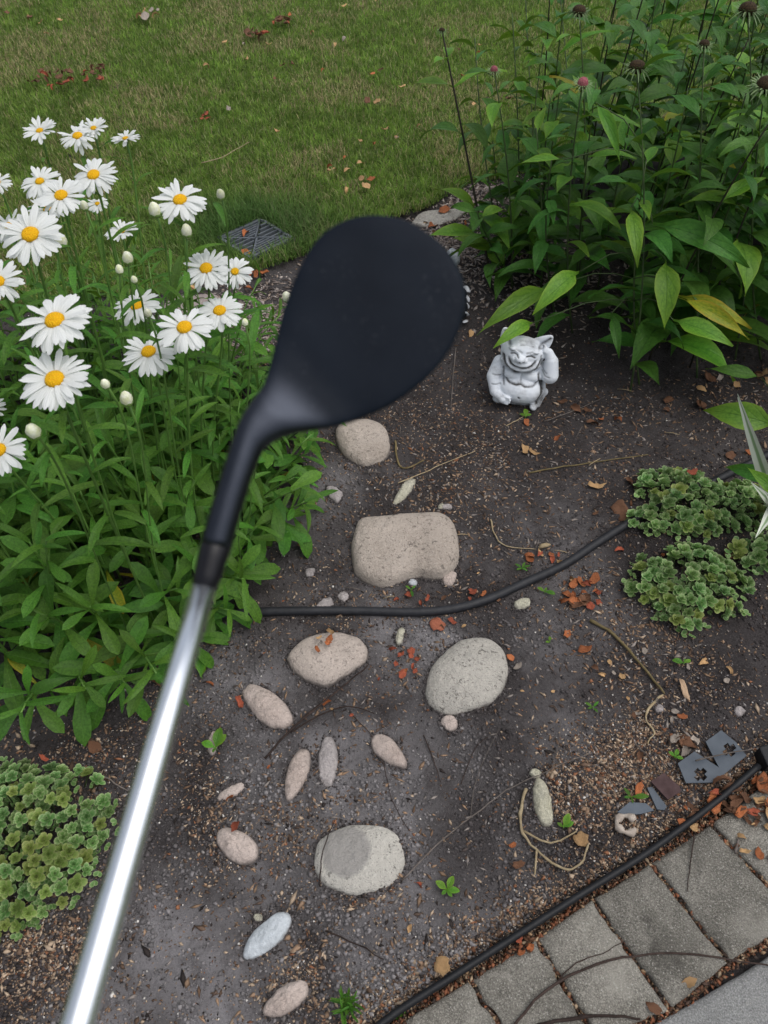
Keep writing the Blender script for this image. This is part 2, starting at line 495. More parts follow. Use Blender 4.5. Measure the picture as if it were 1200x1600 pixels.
# club
t = NT('club_finish')
co = t.coords(False)
fmix = t.n('ShaderNodeSeparateColor', Color=t.n('ShaderNodeVertexColor', p_layer_name='tint').outputs[0]).outputs[0]
sc_ = t.n('ShaderNodeVectorMath', p_operation='MULTIPLY', i0=co, i1=(900.0, 120.0, 900.0)).outputs[0]
sm = t.math('MULTIPLY', t.math('GREATER_THAN', t.noise(sc_, 1.0, 2), .66), t.math('GREATER_THAN', t.noise(co, 45, 2), .52))
satin = t.bsdf(t.ramp(t.noise(co, 60, 4), [(.3, (.040, .046, .060)), (.7, (.050, .056, .072))]), .42, .5, t.bump(t.noise(co, 900, 2), .0001, .4), metal=1.0)
matt = t.bsdf(t.mix(t.math('MULTIPLY', sm, .28), t.ramp(t.noise(co, 30, 4), [(.3, (.0055, .0085, .0145)), (.7, (.009, .013, .021))]), (.075, .08, .09)), .5, .075, t.bump(t.noise(co, 700, 2), .0001, .5))
M['club'] = t.done(t.n('ShaderNodeMixShader', i0=fmix, i1=satin, i2=matt).outputs[0])
M['ferrule'] = matte('ferrule', [(.3, (.005, .005, .008)), (.7, (.008, .008, .011))], 40, .3, .3, 0, rnd=0)
M['chrome'] = matte('chrome', [(.3, (.84, .88, .93)), (.7, (.86, .91, .98))], 30, .27, .5, 0, rnd=0, metal=1.0)
M['grip'] = matte('grip', [(.3, (.012, .012, .012)), (.7, (.02, .02, .02))], 60, .8, .2, .001, rnd=0)
# statue
t = NT('statue')
co = t.coords(False)
dirt_dark = t.n('ShaderNodeVertexColor', p_layer_name='tint').outputs[0]
dsep = t.n('ShaderNodeSeparateColor', Color=dirt_dark).outputs[0]
base = t.ramp(t.noise(co, 40, 5, .6), [(.3, (.72, .765, .83)), (.7, (.80, .835, .88))])
stn = t.math('MULTIPLY', t.math('SUBTRACT', t.noise(co, 22, 6, .7), .53), 2.6, clamp=True)
df = t.math('ADD', t.math('MULTIPLY', dsep, t.math('MULTIPLY_ADD', t.noise(co, 60, 4), 1.3, .45)), t.math('MULTIPLY', stn, .75), clamp=True)
M['statue'] = t.done(t.bsdf(t.mix(df, base, (.07, .068, .066)), .75, .25, t.bump(t.noise(co, 260, 3), .0008, .6)))

# ------------------------------------------------------------------ ground layout
EDGE_PX = [(560, 1606), (620, 1562), (700, 1511), (800, 1447), (900, 1383), (1000, 1320), (1100, 1246), (1172, 1186)]
EDGE = [Vector((*G(px + 8, py + 16)[:2], 0)) for px, py in EDGE_PX]
e0 = (EDGE[0] - EDGE[1]).normalized(); e1 = (EDGE[-1] - EDGE[-2]).normalized()
EDGE_EXT = [EDGE[0] + e0 * 1.2] + EDGE + [EDGE[-1] + e1 * 1.6]
EDGE2 = [(p.x, p.y) for p in EDGE_EXT]
PAVE_POLY = EDGE2 + [(EDGE2[-1][0] + 2, EDGE2[-1][1] - 1.0), (3, -2.5), (-1.5, -2.5)]
LAWN_PX = [(-700, 560), (-200, 520), (0, 490), (140, 470), (250, 462), (330, 440), (400, 425), (450, 408), (520, 385), (580, 362), (640, 335), (700, 308), (760, 285), (860, 262), (1000, 235), (1300, 190), (1800, 160)]
LAWN_EDGE = gpoly(LAWN_PX)
LAWN_POLY = LAWN_EDGE + [(12, 9), (12, 14), (-12, 14), (-12, 3)]

def lawn_inside(x, y):
    jx = x + .05 * (vnoise(x * 9, y * 9, 5) - .5); jy = y + .07 * (vnoise(x * 11, y * 11, 6) - .5)
    return inpoly(jx, jy, LAWN_POLY)

def soil_h(x, y):
    x = np.asarray(x, float); y = np.asarray(y, float)
    h = .020 * (fbm(x * 2.3, y * 2.3, 1, 3) - .5) + .010 * (vnoise(x * 13, y * 13, 7) - .5) + .005 * (vnoise(x * 37, y * 37, 9) - .5)
    inside = inpoly(x, y, PAVE_POLY)
    d = dpoly(x, y, EDGE2, closed=False)
    sd = np.where(inside, -d, d)
    k = np.clip((sd + .012) / .03, 0, 1)
    return h * np.clip(.25 + sd / .15, .25, 1) * k + (-.022) * (1 - k)

def sz(x, y):
    return float(soil_h(np.array([x]), np.array([y]))[0])

def S(px, py, dz=0.0):
    p = G(px, py)
    p.z = sz(p.x, p.y) + dz
    return p

# far ground sheet
me = mk('ground', [(-250, -250, -.08), (250, -250, -.08), (250, 250, -.08), (-250, 250, -.08)], [(0, 1, 2, 3)], M['lawn'])
tag(add('ground', me), kind='structure')
# soil bed
gx = np.arange(-2.0, 2.2, .009); gy = np.arange(-.15, 4.1, .009)
X, Y = np.meshgrid(gx, gy)
Z = soil_h(X.ravel(), Y.ravel())
V = np.stack([X.ravel(), Y.ravel(), Z], 1)
nx, ny = len(gx), len(gy)
ii = (np.arange(ny - 1)[:, None] * nx + np.arange(nx - 1)[None, :]).ravel()
Q = np.stack([ii, ii + 1, ii + nx + 1, ii + nx], 1)
def dry_vs_shade(x, y):  # dry grey patches; soil left dark near the statue is painted coneflower shade
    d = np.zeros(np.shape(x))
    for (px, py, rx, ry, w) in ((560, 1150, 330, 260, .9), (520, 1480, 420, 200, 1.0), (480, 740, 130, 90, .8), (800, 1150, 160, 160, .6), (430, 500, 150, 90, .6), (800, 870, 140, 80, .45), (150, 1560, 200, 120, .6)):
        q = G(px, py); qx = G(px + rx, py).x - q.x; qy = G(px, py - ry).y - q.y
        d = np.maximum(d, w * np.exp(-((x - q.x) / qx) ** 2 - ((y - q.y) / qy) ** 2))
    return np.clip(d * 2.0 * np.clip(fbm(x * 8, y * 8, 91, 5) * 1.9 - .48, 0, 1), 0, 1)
_dr = dry_vs_shade(X.ravel(), Y.ravel())
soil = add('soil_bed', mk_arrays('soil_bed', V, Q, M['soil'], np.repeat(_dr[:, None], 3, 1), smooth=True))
tag(soil, kind='structure')
# lawn floor
gx = np.arange(-5, 5.01, .04); gy = np.arange(1.6, 9.6, .04)
X, Y = np.meshgrid(gx, gy)
Zl = .008 + .02 * (fbm(X * 1.2, Y * 1.2, 21, 3) - .5)
ins = lawn_inside(X.ravel(), Y.ravel()).reshape(X.shape)
V = np.stack([X.ravel(), Y.ravel(), Zl.ravel()], 1)
nx, ny = len(gx), len(gy)
cell = ins[:-1, :-1] & ins[1:, :-1] & ins[:-1, 1:] & ins[1:, 1:]
ii = (np.arange(ny - 1)[:, None] * nx + np.arange(nx - 1)[None, :])[cell]
Q = np.stack([ii, ii + 1, ii + nx + 1, ii + nx], 1)
lawn = add('lawn', mk_arrays('lawn', V, Q, M['lawn'], smooth=True))
tag(lawn, kind='structure')

# ---- grass blades (uncountable)
GR_C = G(402, 384)
_gv = G(430, 346) - G(352, 382)
GR_ANG = math.atan2(_gv.y, _gv.x)
def grass():
    n = 900000
    # density falls off with distance
    y = 1.8 + (7.0 - 1.8) * RNG.random(n) ** 1.25
    half = .75 * y * .86 + .25
    x = (RNG.random(n) * 2 - 1) * half
    keep = lawn_inside(x, y) & (RNG.random(n) < .75)
    # behind the coneflowers little is seen
    keep &= ~((x > 1.1) & (y < 4.2) & (RNG.random(n) < .5))
    x, y = x[keep], y[keep]
    n = min(len(x), 370000); x, y = x[:n], y[:n]
    dr = G(400, 372)
    lush = np.exp(-(((x - dr.x) / .34) ** 2 + ((y - dr.y - .02) / .24) ** 2))
    patch = fbm(x * 2.2, y * 2.2, 31, 4)
    tall = np.exp(-np.maximum(0, dpoly(x, y, LAWN_EDGE, False)) / .10)
    L = (.018 + .018 * RNG.random(n)) * (1 + 1.3 * lush + .35 * tall) * (.7 + .6 * patch)
    da = GR_ANG; gx_ = (x - GR_C.x) * math.cos(da) + (y - GR_C.y) * math.sin(da); gy_ = -(x - GR_C.x) * math.sin(da) + (y - GR_C.y) * math.cos(da)
    inside_drain = (np.abs(gx_) < .096) & (np.abs(gy_) < .096)
    L = np.where(inside_drain, .004, L)
    Wd = (.0018 + .0020 * RNG.random(n)) * (1 + .12 * np.maximum(0, y - 2.5))
    an = RNG.random(n) * 2 * np.pi
    lean = .25 + .75 * RNG.random(n)
    dx, dy = np.cos(an), np.sin(an)
    pxx, pyy = -dy, dx
    z0 = .008 + .02 * (fbm(x * 1.2, y * 1.2, 21, 3) - .5)
    V = np.zeros((n, 5, 3))
    for k, (f, w) in enumerate(((0, 1), (0, -1), (.55, .8), (.55, -.8), (1, 0))):
        out = L * lean * f ** 1.6
        V[:, k, 0] = x + dx * out + pxx * w * Wd * .5
        V[:, k, 1] = y + dy * out + pyy * w * Wd * .5
        V[:, k, 2] = z0 + L * f * np.sqrt(np.maximum(.05, 1 - .8 * lean ** 2 * f))
    base = np.arange(n)[:, None] * 5
    T = np.concatenate([base + np.array([0, 1, 3]), base + np.array([0, 3, 2]), base + np.array([2, 3, 4])])
    g1 = np.array([.106, .216, .034]); g2 = np.array([.265, .385, .074]); st = np.array([.48, .42, .22]); dk = np.array([.060, .130, .036])
    r = RNG.random((n, 1))
    col = g1 * (1 - r) + g2 * r
    cl = (.65 + .8 * vnoise(x * 17, y * 17, 55) * vnoise(x * 41 + 3, y * 41, 56) * 1.5)[:, None]
    col = col * cl
    dry = np.clip((fbm(x * 3.1 + 7, y * 3.1, 41, 4) - .45) * 3.0, .07, .70)[:, None]
    isdry = RNG.random((n, 1)) < dry * .75
    col = np.where(isdry, st * (.5 + .7 * RNG.random((n, 1))), col)
    pale = RNG.random((n, 1)) < .07
    col = np.where(pale, np.array([.36, .40, .18]) * (.6 + .6 * r), col)
    lm = (lush[:, None] * 1.0).clip(0, .8)
    col = col * (1 - lm) + dk * (.7 + 1.2 * r) * lm
    colv = np.repeat(col[:, None, :], 5, axis=1)
    me = mk_arrays('lawn_grass', V.reshape(-1, 3), T, M['grass'], colv.reshape(-1, 3))
    tag(add('lawn_grass', me), 'short mown green grass with dry straw coloured patches', 'grass', kind='stuff')
grass()

# ------------------------------------------------------------------ pavers, slab, edging
pv = mk('paver_path', [], [], M['joint'])
PV_LINES = [((410, 1725), (480, 1850)), ((520, 1655), (590, 1770)), ((628, 1592), (700, 1700)), ((732, 1527), (815, 1655)), ((836, 1462), (925, 1612)), ((922, 1400), (1040, 1565)), ((1013, 1344), (1132, 1492)), ((1108, 1282), (1238, 1424)), ((1212, 1205), (1345, 1345)), ((1320, 1120), (1450, 1265))]
pl = []
for a, b in PV_LINES:
    pl.append((G(*a), G(*b)))
# bedding under pavers: a strip sheet just above the soil shelf
bv, bf = [], []
for a, b in pl:
    d = (b - a)
    for f in np.linspace(.0, 1.12, 14):
        p = a + d * f; bv.append((p.x, p.y, -.014))
for i in range(len(pl) - 1):
    for j in range(13):
        bf.append((i * 14 + j, (i + 1) * 14 + j, (i + 1) * 14 + j + 1, i * 14 + j + 1))
path = add('paver_path', mk('paver_path', bv, bf, M['joint']))
tag(path, kind='structure')
for i in range(len(pl) - 1):
    a0, b0 = pl[i]; a1, b1 = pl[i + 1]
    gap = .0025
    nu, nv = 18, 30
    V, F = [], []
    cx = (a0 + a1 + b0 + b1) / 4
    wu = (a1 - a0).length; wv = (b0 - a0).length
    rr = random.uniform(-.002, .002)
    for jv in range(nv + 1):
        for ju in range(nu + 1):
            # cosine-ish spacing packs rows near the edge for a worn round-over
            fu = .5 - .5 * math.cos(math.pi * ju / nu); fv = .5 - .5 * math.cos(math.pi * jv / nv)
            fu_ = gap / wu + fu * (1 - 2 * gap / wu); fv_ = .035 + fv * 1.035
            p = (a0 * (1 - fu_) + a1 * fu_) * (1 - fv_) + (b0 * (1 - fu_) + b1 * fu_) * fv_
            de = min(fu * wu, (1 - fu) * wu, fv * wv, (1 - fv) * wv)
            nz = mnoise.noise(Vector((p.x * 70, p.y * 70, i))) * .0016 + mnoise.noise(Vector((p.x * 15, p.y * 15, i))) * .003
            chip = max(0, mnoise.noise(Vector((p.x * 30, p.y * 30, 5 + i)))) * .022
            rad = .009 + chip
            drop = 0
            if de < rad: drop = .010 * (1 - math.sqrt(max(0, 1 - (1 - de / rad) ** 2)))
            wob = .005 * mnoise.noise(Vector((p.x * 40, p.y * 40, 9 + i))) if de < .004 else 0
            V.append((p.x + wob, p.y + wob, .002 + rr + nz - drop - (.02 if de < 1e-6 else 0)))
    for jv in range(nv):
        for ju in range(nu):
            F.append((jv * (nu + 1) + ju, jv * (nu + 1) + ju + 1, (jv + 1) * (nu + 1) + ju + 1, (jv + 1) * (nu + 1) + ju))
    V = [Vector(v) - cx for v in V]
    add('paver', mk('paver', V, F, M['paver']), path, Matrix.Translation(cx))
# concrete slab
SL = [G(820, 1722), G(940, 1652), G(1030, 1597), G(1110, 1551), G(1205, 1493), G(1290, 1430), G(1420, 1330)]
sv_, sf_ = [], []
off = Vector((.7, -1.0, 0))
nS = 40
SLs = smooth_line(SL, 8)
prof = [(0, -.06), (0, -.006), (.002, -.002), (.006, .001), (.012, .002)] + [(x, .002) for x in (.05, .15, .4, 1.2, 2.4)]
for p in SLs:
    for o_, z_ in prof:
        w_ = .0015 * mnoise.noise(Vector((p.x * 50, p.y * 50, 3)))
        q = p + off.normalized() * (o_ + w_)
        sv_.append((q.x, q.y, z_))
k = len(prof)
for i in range(len(SLs) - 1):
    for j in range(k - 1):
        sf_.append((i * k + j, (i + 1) * k + j, (i + 1) * k + j + 1, i * k + j + 1))
tag(add('concrete_slab', mk('concrete_slab', sv_, sf_, M['concrete'])), kind='structure')
# edging strip
def strip(pts, prof, mat, name):
    V, F = [], []
    n = len(pts)
    for i, p in enumerate(pts):
        t_ = (pts[min(i + 1, n - 1)] - pts[max(i - 1, 0)]); t_.z = 0; t_.normalize()
        s_ = Vector((t_.y, -t_.x, 0))
        for o_, z_ in prof:
            V.append(p + s_ * o_ + Vector((0, 0, z_)))
    k = len(prof)
    for i in range(n - 1):
        for j in range(k):
            F.append((i * k + j, (i + 1) * k + j, (i + 1) * k + (j + 1) % k, i * k + (j + 1) % k))
    F.append(tuple(range(k))); F.append(tuple(reversed(range((n - 1) * k, n * k))))
    return mk(name, V, F, mat)
ed_pts = smooth_line([p + Vector((0, 0, -.002)) for p in ([EDGE[0] + e0 * .4] + EDGE)], 6)
eprof = [(.003, -.06), (.0035, .012), (.005, .015), (.0064, .019), (.0052, .0235), (.002, .026), (-.002, .026), (-.0052, .0235), (-.0064, .019), (-.005, .015), (-.0035, .012), (-.003, -.06)]
edging = thing('garden_edging', 'black plastic garden edging strip running between the soil bed and the grey pavers', 'garden edging', G(900, 1383))
add('edging_strip', strip(ed_pts, eprof, M['edging'], 'edging_strip'), edging)
def poly_plate(name, outline, holes, thick, mat, zfun):
    """flat polygon with cut-out holes, given thickness; outline in world xy"""
    bm = bmesh.new()
    es = []
    for loop in [outline] + holes:
        vs = [bm.verts.new((x, y, 0)) for x, y in loop]
        for i in range(len(vs)): es.append(bm.edges.new((vs[i], vs[(i + 1) % len(vs)])))
    bmesh.ops.triangle_fill(bm, use_beauty=True, use_dissolve=False, edges=es)
    fs = list(bm.faces)
    for f in fs:
        if f.normal.z < 0: f.normal_flip()
    r = bmesh.ops.extrude_face_region(bm, geom=fs)
    ex = [v for v in r['geom'] if isinstance(v, bmesh.types.BMVert)]
    for v in ex: v.co.z += thick
    for v in bm.verts: v.co.z += zfun(v.co.x, v.co.y)
    bmesh.ops.recalc_face_normals(bm, faces=list(bm.faces))
    me = bpy.data.meshes.new(name); bm.to_mesh(me); bm.free()
    me.materials.append(mat)
    return me
def z6(pts):   # pixels of a 4x close-up whose corner is at (900, 1000)
    return [(900 + x / 4, 1000 + y / 4) for x, y in pts]
def cross(cx, cy, s, w, ang):
    o = []
    for q in range(4):
        a = ang + q * math.pi / 2
        c, sn = math.cos(a), math.sin(a)
        for u, v in ((w, w), (s, w), (s, -w)):
            o.append((cx + u * c - v * sn, cy + u * sn + v * c))
    # order: corner, out, out for each arm
    return o
def cross_loop(cx, cy, s, w, ang):
    o = []
    for q in range(4):
        a = ang + q * math.pi / 2
        c, sn = math.cos(a), math.sin(a)
        for u, v in ((s, -w), (s, w), (w, w)):
            o.append((cx + u * c - v * sn, cy + u * sn + v * c))
    return o
outl = gpoly(z6([(625, 785), (728, 712), (800, 760), (880, 812), (840, 735), (798, 650), (895, 580), (985, 655), (1052, 738), (960, 815), (850, 905), (675, 908)]))
holes = [gpoly(z6(cross_loop(766, 855, 42, 17, .75))), gpoly(z6(cross_loop(945, 702, 42, 17, .95)))]
add('stake_flange', poly_plate('stake_flange', outl, holes, .003, M['flange'], lambda x, y: sz(x, y) * .2 + .010), edging)
o = add('end_connector', None, edging) if False else None
# dark connector block at the right end
def block(name, px_poly, h, mat, z0=0.0, bev=.003):
    poly = gpoly(px_poly, z0)
    bm = bmesh.new()
    vs = [bm.verts.new((x, y, z0)) for x, y in poly]
    f = bm.faces.new(vs)
    r = bmesh.ops.extrude_face_region(bm, geom=[f])
    for v in r['geom']:
        if isinstance(v, bmesh.types.BMVert): v.co.z += h
    bmesh.ops.recalc_face_normals(bm, faces=list(bm.faces))
    bmesh.ops.bevel(bm, geom=list(bm.edges), offset=bev, segments=2, affect='EDGES', profile=.6)
    me = bpy.data.meshes.new(name); bm.to_mesh(me); bm.free()
    me.materials.append(mat)
    return me
add('connector', block('connector', [(1176, 1178), (1190, 1208), (1290, 1170), (1270, 1140)], .035, M['edging'], -.005), edging)
# loose broken plate pieces
for pts, lab, mt, zz in (
    ([(255, 1080), (330, 1020), (430, 1030), (480, 1075), (400, 1095), (300, 1100)], 'broken blue grey plastic plate half buried in husks near the white ring', 'flange', .004),
    ([(440, 930), (470, 925), (560, 1050), (545, 1072), (500, 1065)], 'narrow blue grey plastic sliver beside the purple brown chip', 'flange', .003),
    ([(455, 900), (535, 850), (630, 935), (640, 965), (560, 1015)], 'purple brown square chip leaning beside the plastic edging plates', 'purple_chip', .010)):
    poly = gpoly(z6(pts))
    c = Vector((sum(p[0] for p in poly) / len(poly), sum(p[1] for p in poly) / len(poly), 0)); c.z = sz(c.x, c.y)
    me = poly_plate('plastic_shard', [(x - c.x, y - c.y) for x, y in poly], [], .005, M[mt], lambda x, y: zz + .06 * x)
    tag(add('plastic_shard' if mt == 'flange' else 'bark_chip', me, None, Matrix.Translation(c)), lab, 'shard' if mt == 'flange' else 'chip')

# ------------------------------------------------------------------ hose
hp = [(250, 985), (330, 968), (400, 962), (480, 960), (560, 958), (640, 961), (700, 957), (760, 940), (820, 915), (880, 885), (930, 853), (980, 822), (1040, 792), (1100, 763), (1150, 737), (1215, 705), (1300, 660)]
hpts = smooth_line([S(px, py, .009) for px, py in hp], 5)
tag(add('garden_hose', tube_mesh('garden_hose', local(hpts, hpts[0]), .0105, M['rubber'], 12), None, Matrix.Translation(hpts[0])),
    'black rubber hose lying in a curve across the bare soil', 'hose')

# ------------------------------------------------------------------ stones
STONE_RIMS = []
def rm_big(rad): return rad.mean() > .03
def stone(name, outline_px, h, mat, label, cat='stone', p=2.4, group=None, crack=0, lump=.1, sink=.012, part_of=None):
    pts = [G(px, py) for px, py in outline_px]
    c = sum(pts, Vector()) / len(pts)
    n = 64
    cl = smooth_line([*pts, pts[0]], 10)[:-1]
    # resample by angle
    an = sorted((math.atan2(q.y - c.y, q.x - c.x), (q - c).length) for q in cl)
    A = np.array([a for a, r in an]); R = np.array([r for a, r in an])
    th = np.linspace(-math.pi, math.pi, n, endpoint=False)
    rad = np.interp(th, np.concatenate([A - 2 * math.pi, A, A + 2 * math.pi]), np.concatenate([R, R, R]))
    rings = 18
    ang = .035 if rm_big(rad) else .10
    V, F = [], []
    sd = random.random() * 100
    rm = rad.mean()
    for k in range(rings + 1):
        f = 1 - (k / rings)
        for i in range(n):
            rr = rad[i] * (f if k else 1.0)
            x, y = rr * math.cos(th[i]), rr * math.sin(th[i])
            z = h * max(0, (1 - f ** p)) ** (1 / p)
            z += h * lump * mnoise.noise(Vector((x / rm * 1.6, y / rm * 1.6, sd))) * (1 - f ** 4)
            z += h * lump * .5 * mnoise.noise(Vector((x / rm * 5, y / rm * 5, sd + 9))) * (1 - f ** 6)
            z += h * .05 * mnoise.noise(Vector((x / rm * 11, y / rm * 11, sd + 19))) * (1 - f ** 8)
            w = 1 + ang * mnoise.noise(Vector((math.cos(th[i]) * 2.2, math.sin(th[i]) * 2.2, sd))) + ang * .5 * mnoise.noise(Vector((math.cos(th[i]) * 6, math.sin(th[i]) * 6, sd + 4)))
            V.append((x * w, y * w, z))
    V2 = [(x * 1.0, y * 1.0, -sink) for x, y, z in V[:n]]
    V += V2
    base = (rings + 1) * n
    for k in range(rings):
        for i in range(n):
            F.append((k * n + i, k * n + (i + 1) % n, (k + 1) * n + (i + 1) % n, (k + 1) * n + i))
    for i in range(n):
        F.append((base + i, base + (i + 1) % n, (i + 1) % n, i))
    F.append(tuple(reversed(range(base, base + n))))
    me = mk(name, V, F, M[mat])
    c.z = sz(c.x, c.y) - .002
    o = add(name, me, None, Matrix.Translation(c))
    for i in range(n):
        STONE_RIMS.append((c.x + rad[i] * math.cos(th[i]), c.y + rad[i] * math.sin(th[i]), rad.mean()))
    return tag(o, label, cat, group)

def ell(cx, cy, a, b, deg, n=14, taper=0.0):
    o = []
    jit = .16 if a < 17 else .05
    if a < 17: n = 8
    for i in range(n):
        t_ = 2 * math.pi * i / n
        jj = 1 + random.uniform(-jit, jit)
        u, v = jj * a * math.cos(t_), jj * b * math.sin(t_) * (1 + taper * math.cos(t_))
        r = math.radians(deg)
        o.append((cx + u * math.cos(r) - v * math.sin(r), cy + u * math.sin(r) + v * math.cos(r)))
    return o

stone('garden_stone', [(523, 680), (528, 668), (550, 660), (580, 660), (600, 670), (609, 690), (607, 715), (585, 728), (565, 731), (545, 720), (530, 704)], .035, 'stone_tan', 'rounded tan stone just below the club head, at the top of the row')
stone('garden_stone', [(549, 850), (560, 822), (590, 815), (640, 810), (690, 810), (712, 828), (717, 862), (714, 890), (690, 908), (650, 905), (630, 912), (595, 922), (560, 905), (550, 885)], .045, 'stone_tan', 'largest, squarish tan stone, lying just above the black hose', p=3.4, lump=.08)
stone('garden_stone', [(447, 1030), (475, 1003), (520, 992), (560, 1000), (575, 1018), (572, 1038), (540, 1060), (510, 1075), (480, 1066), (455, 1048)], .028, 'stone_pink', 'pinkish grey round stone with dry yellow debris on it, below the hose')
stone('garden_stone', [(664, 1065), (675, 1042), (700, 1015), (730, 1000), (762, 999), (785, 1015), (795, 1045), (788, 1075), (770, 1100), (735, 1112), (700, 1120), (675, 1108), (663, 1090)], .030, 'stone_grey', 'large pitted grey oval stone right of the pinkish one')
stone('garden_stone', [(489, 1350), (495, 1318), (520, 1298), (560, 1288), (605, 1292), (630, 1318), (637, 1350), (622, 1380), (590, 1396), (545, 1400), (510, 1385), (494, 1368)], .024, 'stone_white', 'large flat whitish pitted stone with a grey round stain, lowest of the big stones')
pebs = [
    (418, 1105, 48, 24, 40, .022, 'pebble_pink', 'smooth egg shaped pinkish stone under a dry twig', .1),
    (464, 1211, 44, 17, -72, .016, 'pebble_pink', 'narrow pink upright toe stone, left of a paler grey twin', .15),
    (512, 1190, 43, 16, -88, .015, 'pebble_grey', 'narrow pale grey toe stone standing right of the pink one', 0),
    (609, 1176, 36, 17, 42, .018, 'pebble_pink', 'small knobbly pinkish stone pointing to the lower right', -.3),
    (361, 1237, 28, 10, -30, .012, 'pebble_pink', 'thin pink sliver of stone with an orange leaf against it', 0),
    (371, 1322, 38, 24, 32, .020, 'pebble_pink', 'egg shaped pink stone with an orange leaf scrap on its top', .1),
    (418, 1463, 50, 21, -43, .018, 'pebble_blue', 'smooth pale blue white elongated stone', .1),
    (447, 1562, 44, 21, -38, .018, 'pebble_pink', 'smooth pink elongated stone at the bottom edge', .1),
    (631, 770, 29, 9, -55, .014, 'pebble_lime', 'thin white sliver stone above the largest stone', .3),
    (523, 776, 15, 11, 40, .014, 'pebble_grey', 'small pale grey stone beside the daisy leaves', 0),
    (848, 1253, 40, 15, 78, .018, 'pebble_lime', 'crumbly pale yellowish elongated stone beside the curled root', 0),
    (836, 1208, 10, 8, 0, .012, 'pebble_lime', 'tiny round cream pebble above the crumbly elongated stone', 0),
    (703, 1132, 14, 11, 10, .012, 'pebble_pink', 'small pinkish chip touching the pitted grey stone', 0),
    (817, 946, 14, 9, -10, .010, 'pebble_lime', 'small white angular chip just below the hose', 0),
    (702, 905, 12, 12, 20, .012, 'pebble_pink', 'small pinkish stone at the lower right corner of the largest stone', 0),
    (645, 912, 7, 6, 0, .008, 'pebble_blue', 'tiny white chip at the lower edge of the largest stone', 0),
    (625, 995, 13, 7, -75, .010, 'pebble_lime', 'small white upright chip between the hose and orange leaf scraps', 0),
    (508, 946, 16, 8, -25, .010, 'pebble_grey', 'flat grey chip touching the upper side of the hose', 0),
    (485, 898, 9, 8, 0, .009, 'pebble_grey', 'small pale chip near the tips of the daisy leaves', 0),
    (537, 838 + 95, 9, 8, 0, .009, 'pebble_grey', 'small grey chip between the largest stone and hose', 0),
    (333, 1160, 20, 9, -80, .014, 'pebble_pink', 'pale pink stone behind the green two leaved seedling', 0),
    (404, 1434, 8, 7, 0, .009, 'pebble_lime', 'small white pebble left of the pale blue stone', 0),
    (698, 796, 9, 5, 0, .009, 'pebble_grey', 'small grey chip at the top right corner of the largest stone', 0),
    (690, 808 - 14, 7, 5, 0, .008, 'pebble_lime', 'tiny white chip near the top right of the largest stone', 0),
    (1030, 1107, 8, 6, 0, .009, 'pebble_grey', 'small grey stone near the pale wood chip', 0),
    (1156, 1111, 9, 8, 0, .010, 'pebble_grey', 'small pale grey stone above the black edging end', 0),
    (706, 405, 14, 14, 0, .030, 'pebble_blue', 'white stone peeping out right of the club head', 0),
]
for cx, cy, a, b, dg_, h, mt, lab, tp in pebs:
    stone('pebble', ell(cx, cy, a, b, dg_, taper=tp), h, mt, lab, 'pebble', lump=.22, p=2.0 if a > 17 else 2.8)
stone('flagstone', [(255, 480), (265, 466), (300, 462), (340, 462), (350, 490), (345, 515), (300, 520), (262, 505)], .014, 'flagstone', 'flat pinkish grey stone behind the daisy blooms at the lawn edge', p=5)
stone('flagstone', [(640, 352), (655, 335), (680, 330), (710, 328), (735, 322), (722, 338), (700, 350), (670, 356)], .010, 'stone_grey', 'flat grey stone among dry leaves at the lawn edge above the club', p=5)

# ------------------------------------------------------------------ soil litter and mulch (uncountable)
OCT_V = np.array([(1, 0, 0), (-1, 0, 0), (0, 1, 0), (0, -1, 0), (0, 0, 1), (0, 0, -1)], float)
OCT_F = np.array([(0, 2, 4), (2, 1, 4), (1, 3, 4), (3, 0, 4), (2, 0, 5), (1, 2, 5), (3, 1, 5), (0, 3, 5)])
def pieces(name, x, y, z, sx, sy, szz, col, tilt=.5, label='', cat='litter'):
    n = len(x)
    V = OCT_V[None] * np.stack([sx, sy, szz], 1)[:, None, :]
    V = V + RNG.normal(0, .18, V.shape) * np.minimum(sx, sy)[:, None, None]
    ti = RNG.normal(0, tilt, n); c, s = np.cos(ti)[:, None], np.sin(ti)[:, None]
    X0, Y0, Z0 = V[..., 0].copy(), V[..., 1].copy(), V[..., 2].copy()
    Xa = X0 * c - Z0 * s; Za = X0 * s + Z0 * c
    a = RNG.random(n) * 2 * np.pi; c, s = np.cos(a)[:, None], np.sin(a)[:, None]
    Xb = Xa * c - Y0 * s; Yb = Xa * s + Y0 * c
    W = np.stack([Xb + x[:, None], Yb + y[:, None], Za + z[:, None]], 2)
    T = (np.arange(n)[:, None, None] * 6 + OCT_F[None]).reshape(-1, 3)
    me = mk_arrays(name, W.reshape(-1, 3), T, M['litter'], np.repeat(col[:, None, :], 6, 1).reshape(-1, 3))
    return tag(add(name, me), label, cat, kind='stuff')
PAL = np.array([(.42, .32, .23), (.27, .18, .12), (.13, .085, .06), (.035, .028, .026), (.60, .57, .53), (.24, .11, .06), (.25, .23, .22), (.075, .06, .055)])
HUSK = [((980, 1190), 100, 130, 1.0), ((900, 1250), 60, 90, .6), ((600, 1410), 60, 40, .6), ((420, 1260), 110, 90, .55), ((340, 1300), 60, 60, .6), ((700, 940), 330, 45, .6), ((1080, 1060), 120, 80, .5),
        ((480, 1290), 60, 40, .6), ((660, 660), 180, 150, .62), ((400, 1010), 90, 50, .4), ((60, 1500), 110, 70, .6), ((850, 880), 120, 60, .7), ((450, 1530), 80, 60, .5), ((1000, 1290), 130, 50, .8), ((800, 720), 200, 80, .3), ((120, 1160), 80, 40, .3), ((560, 890), 120, 50, .5)]
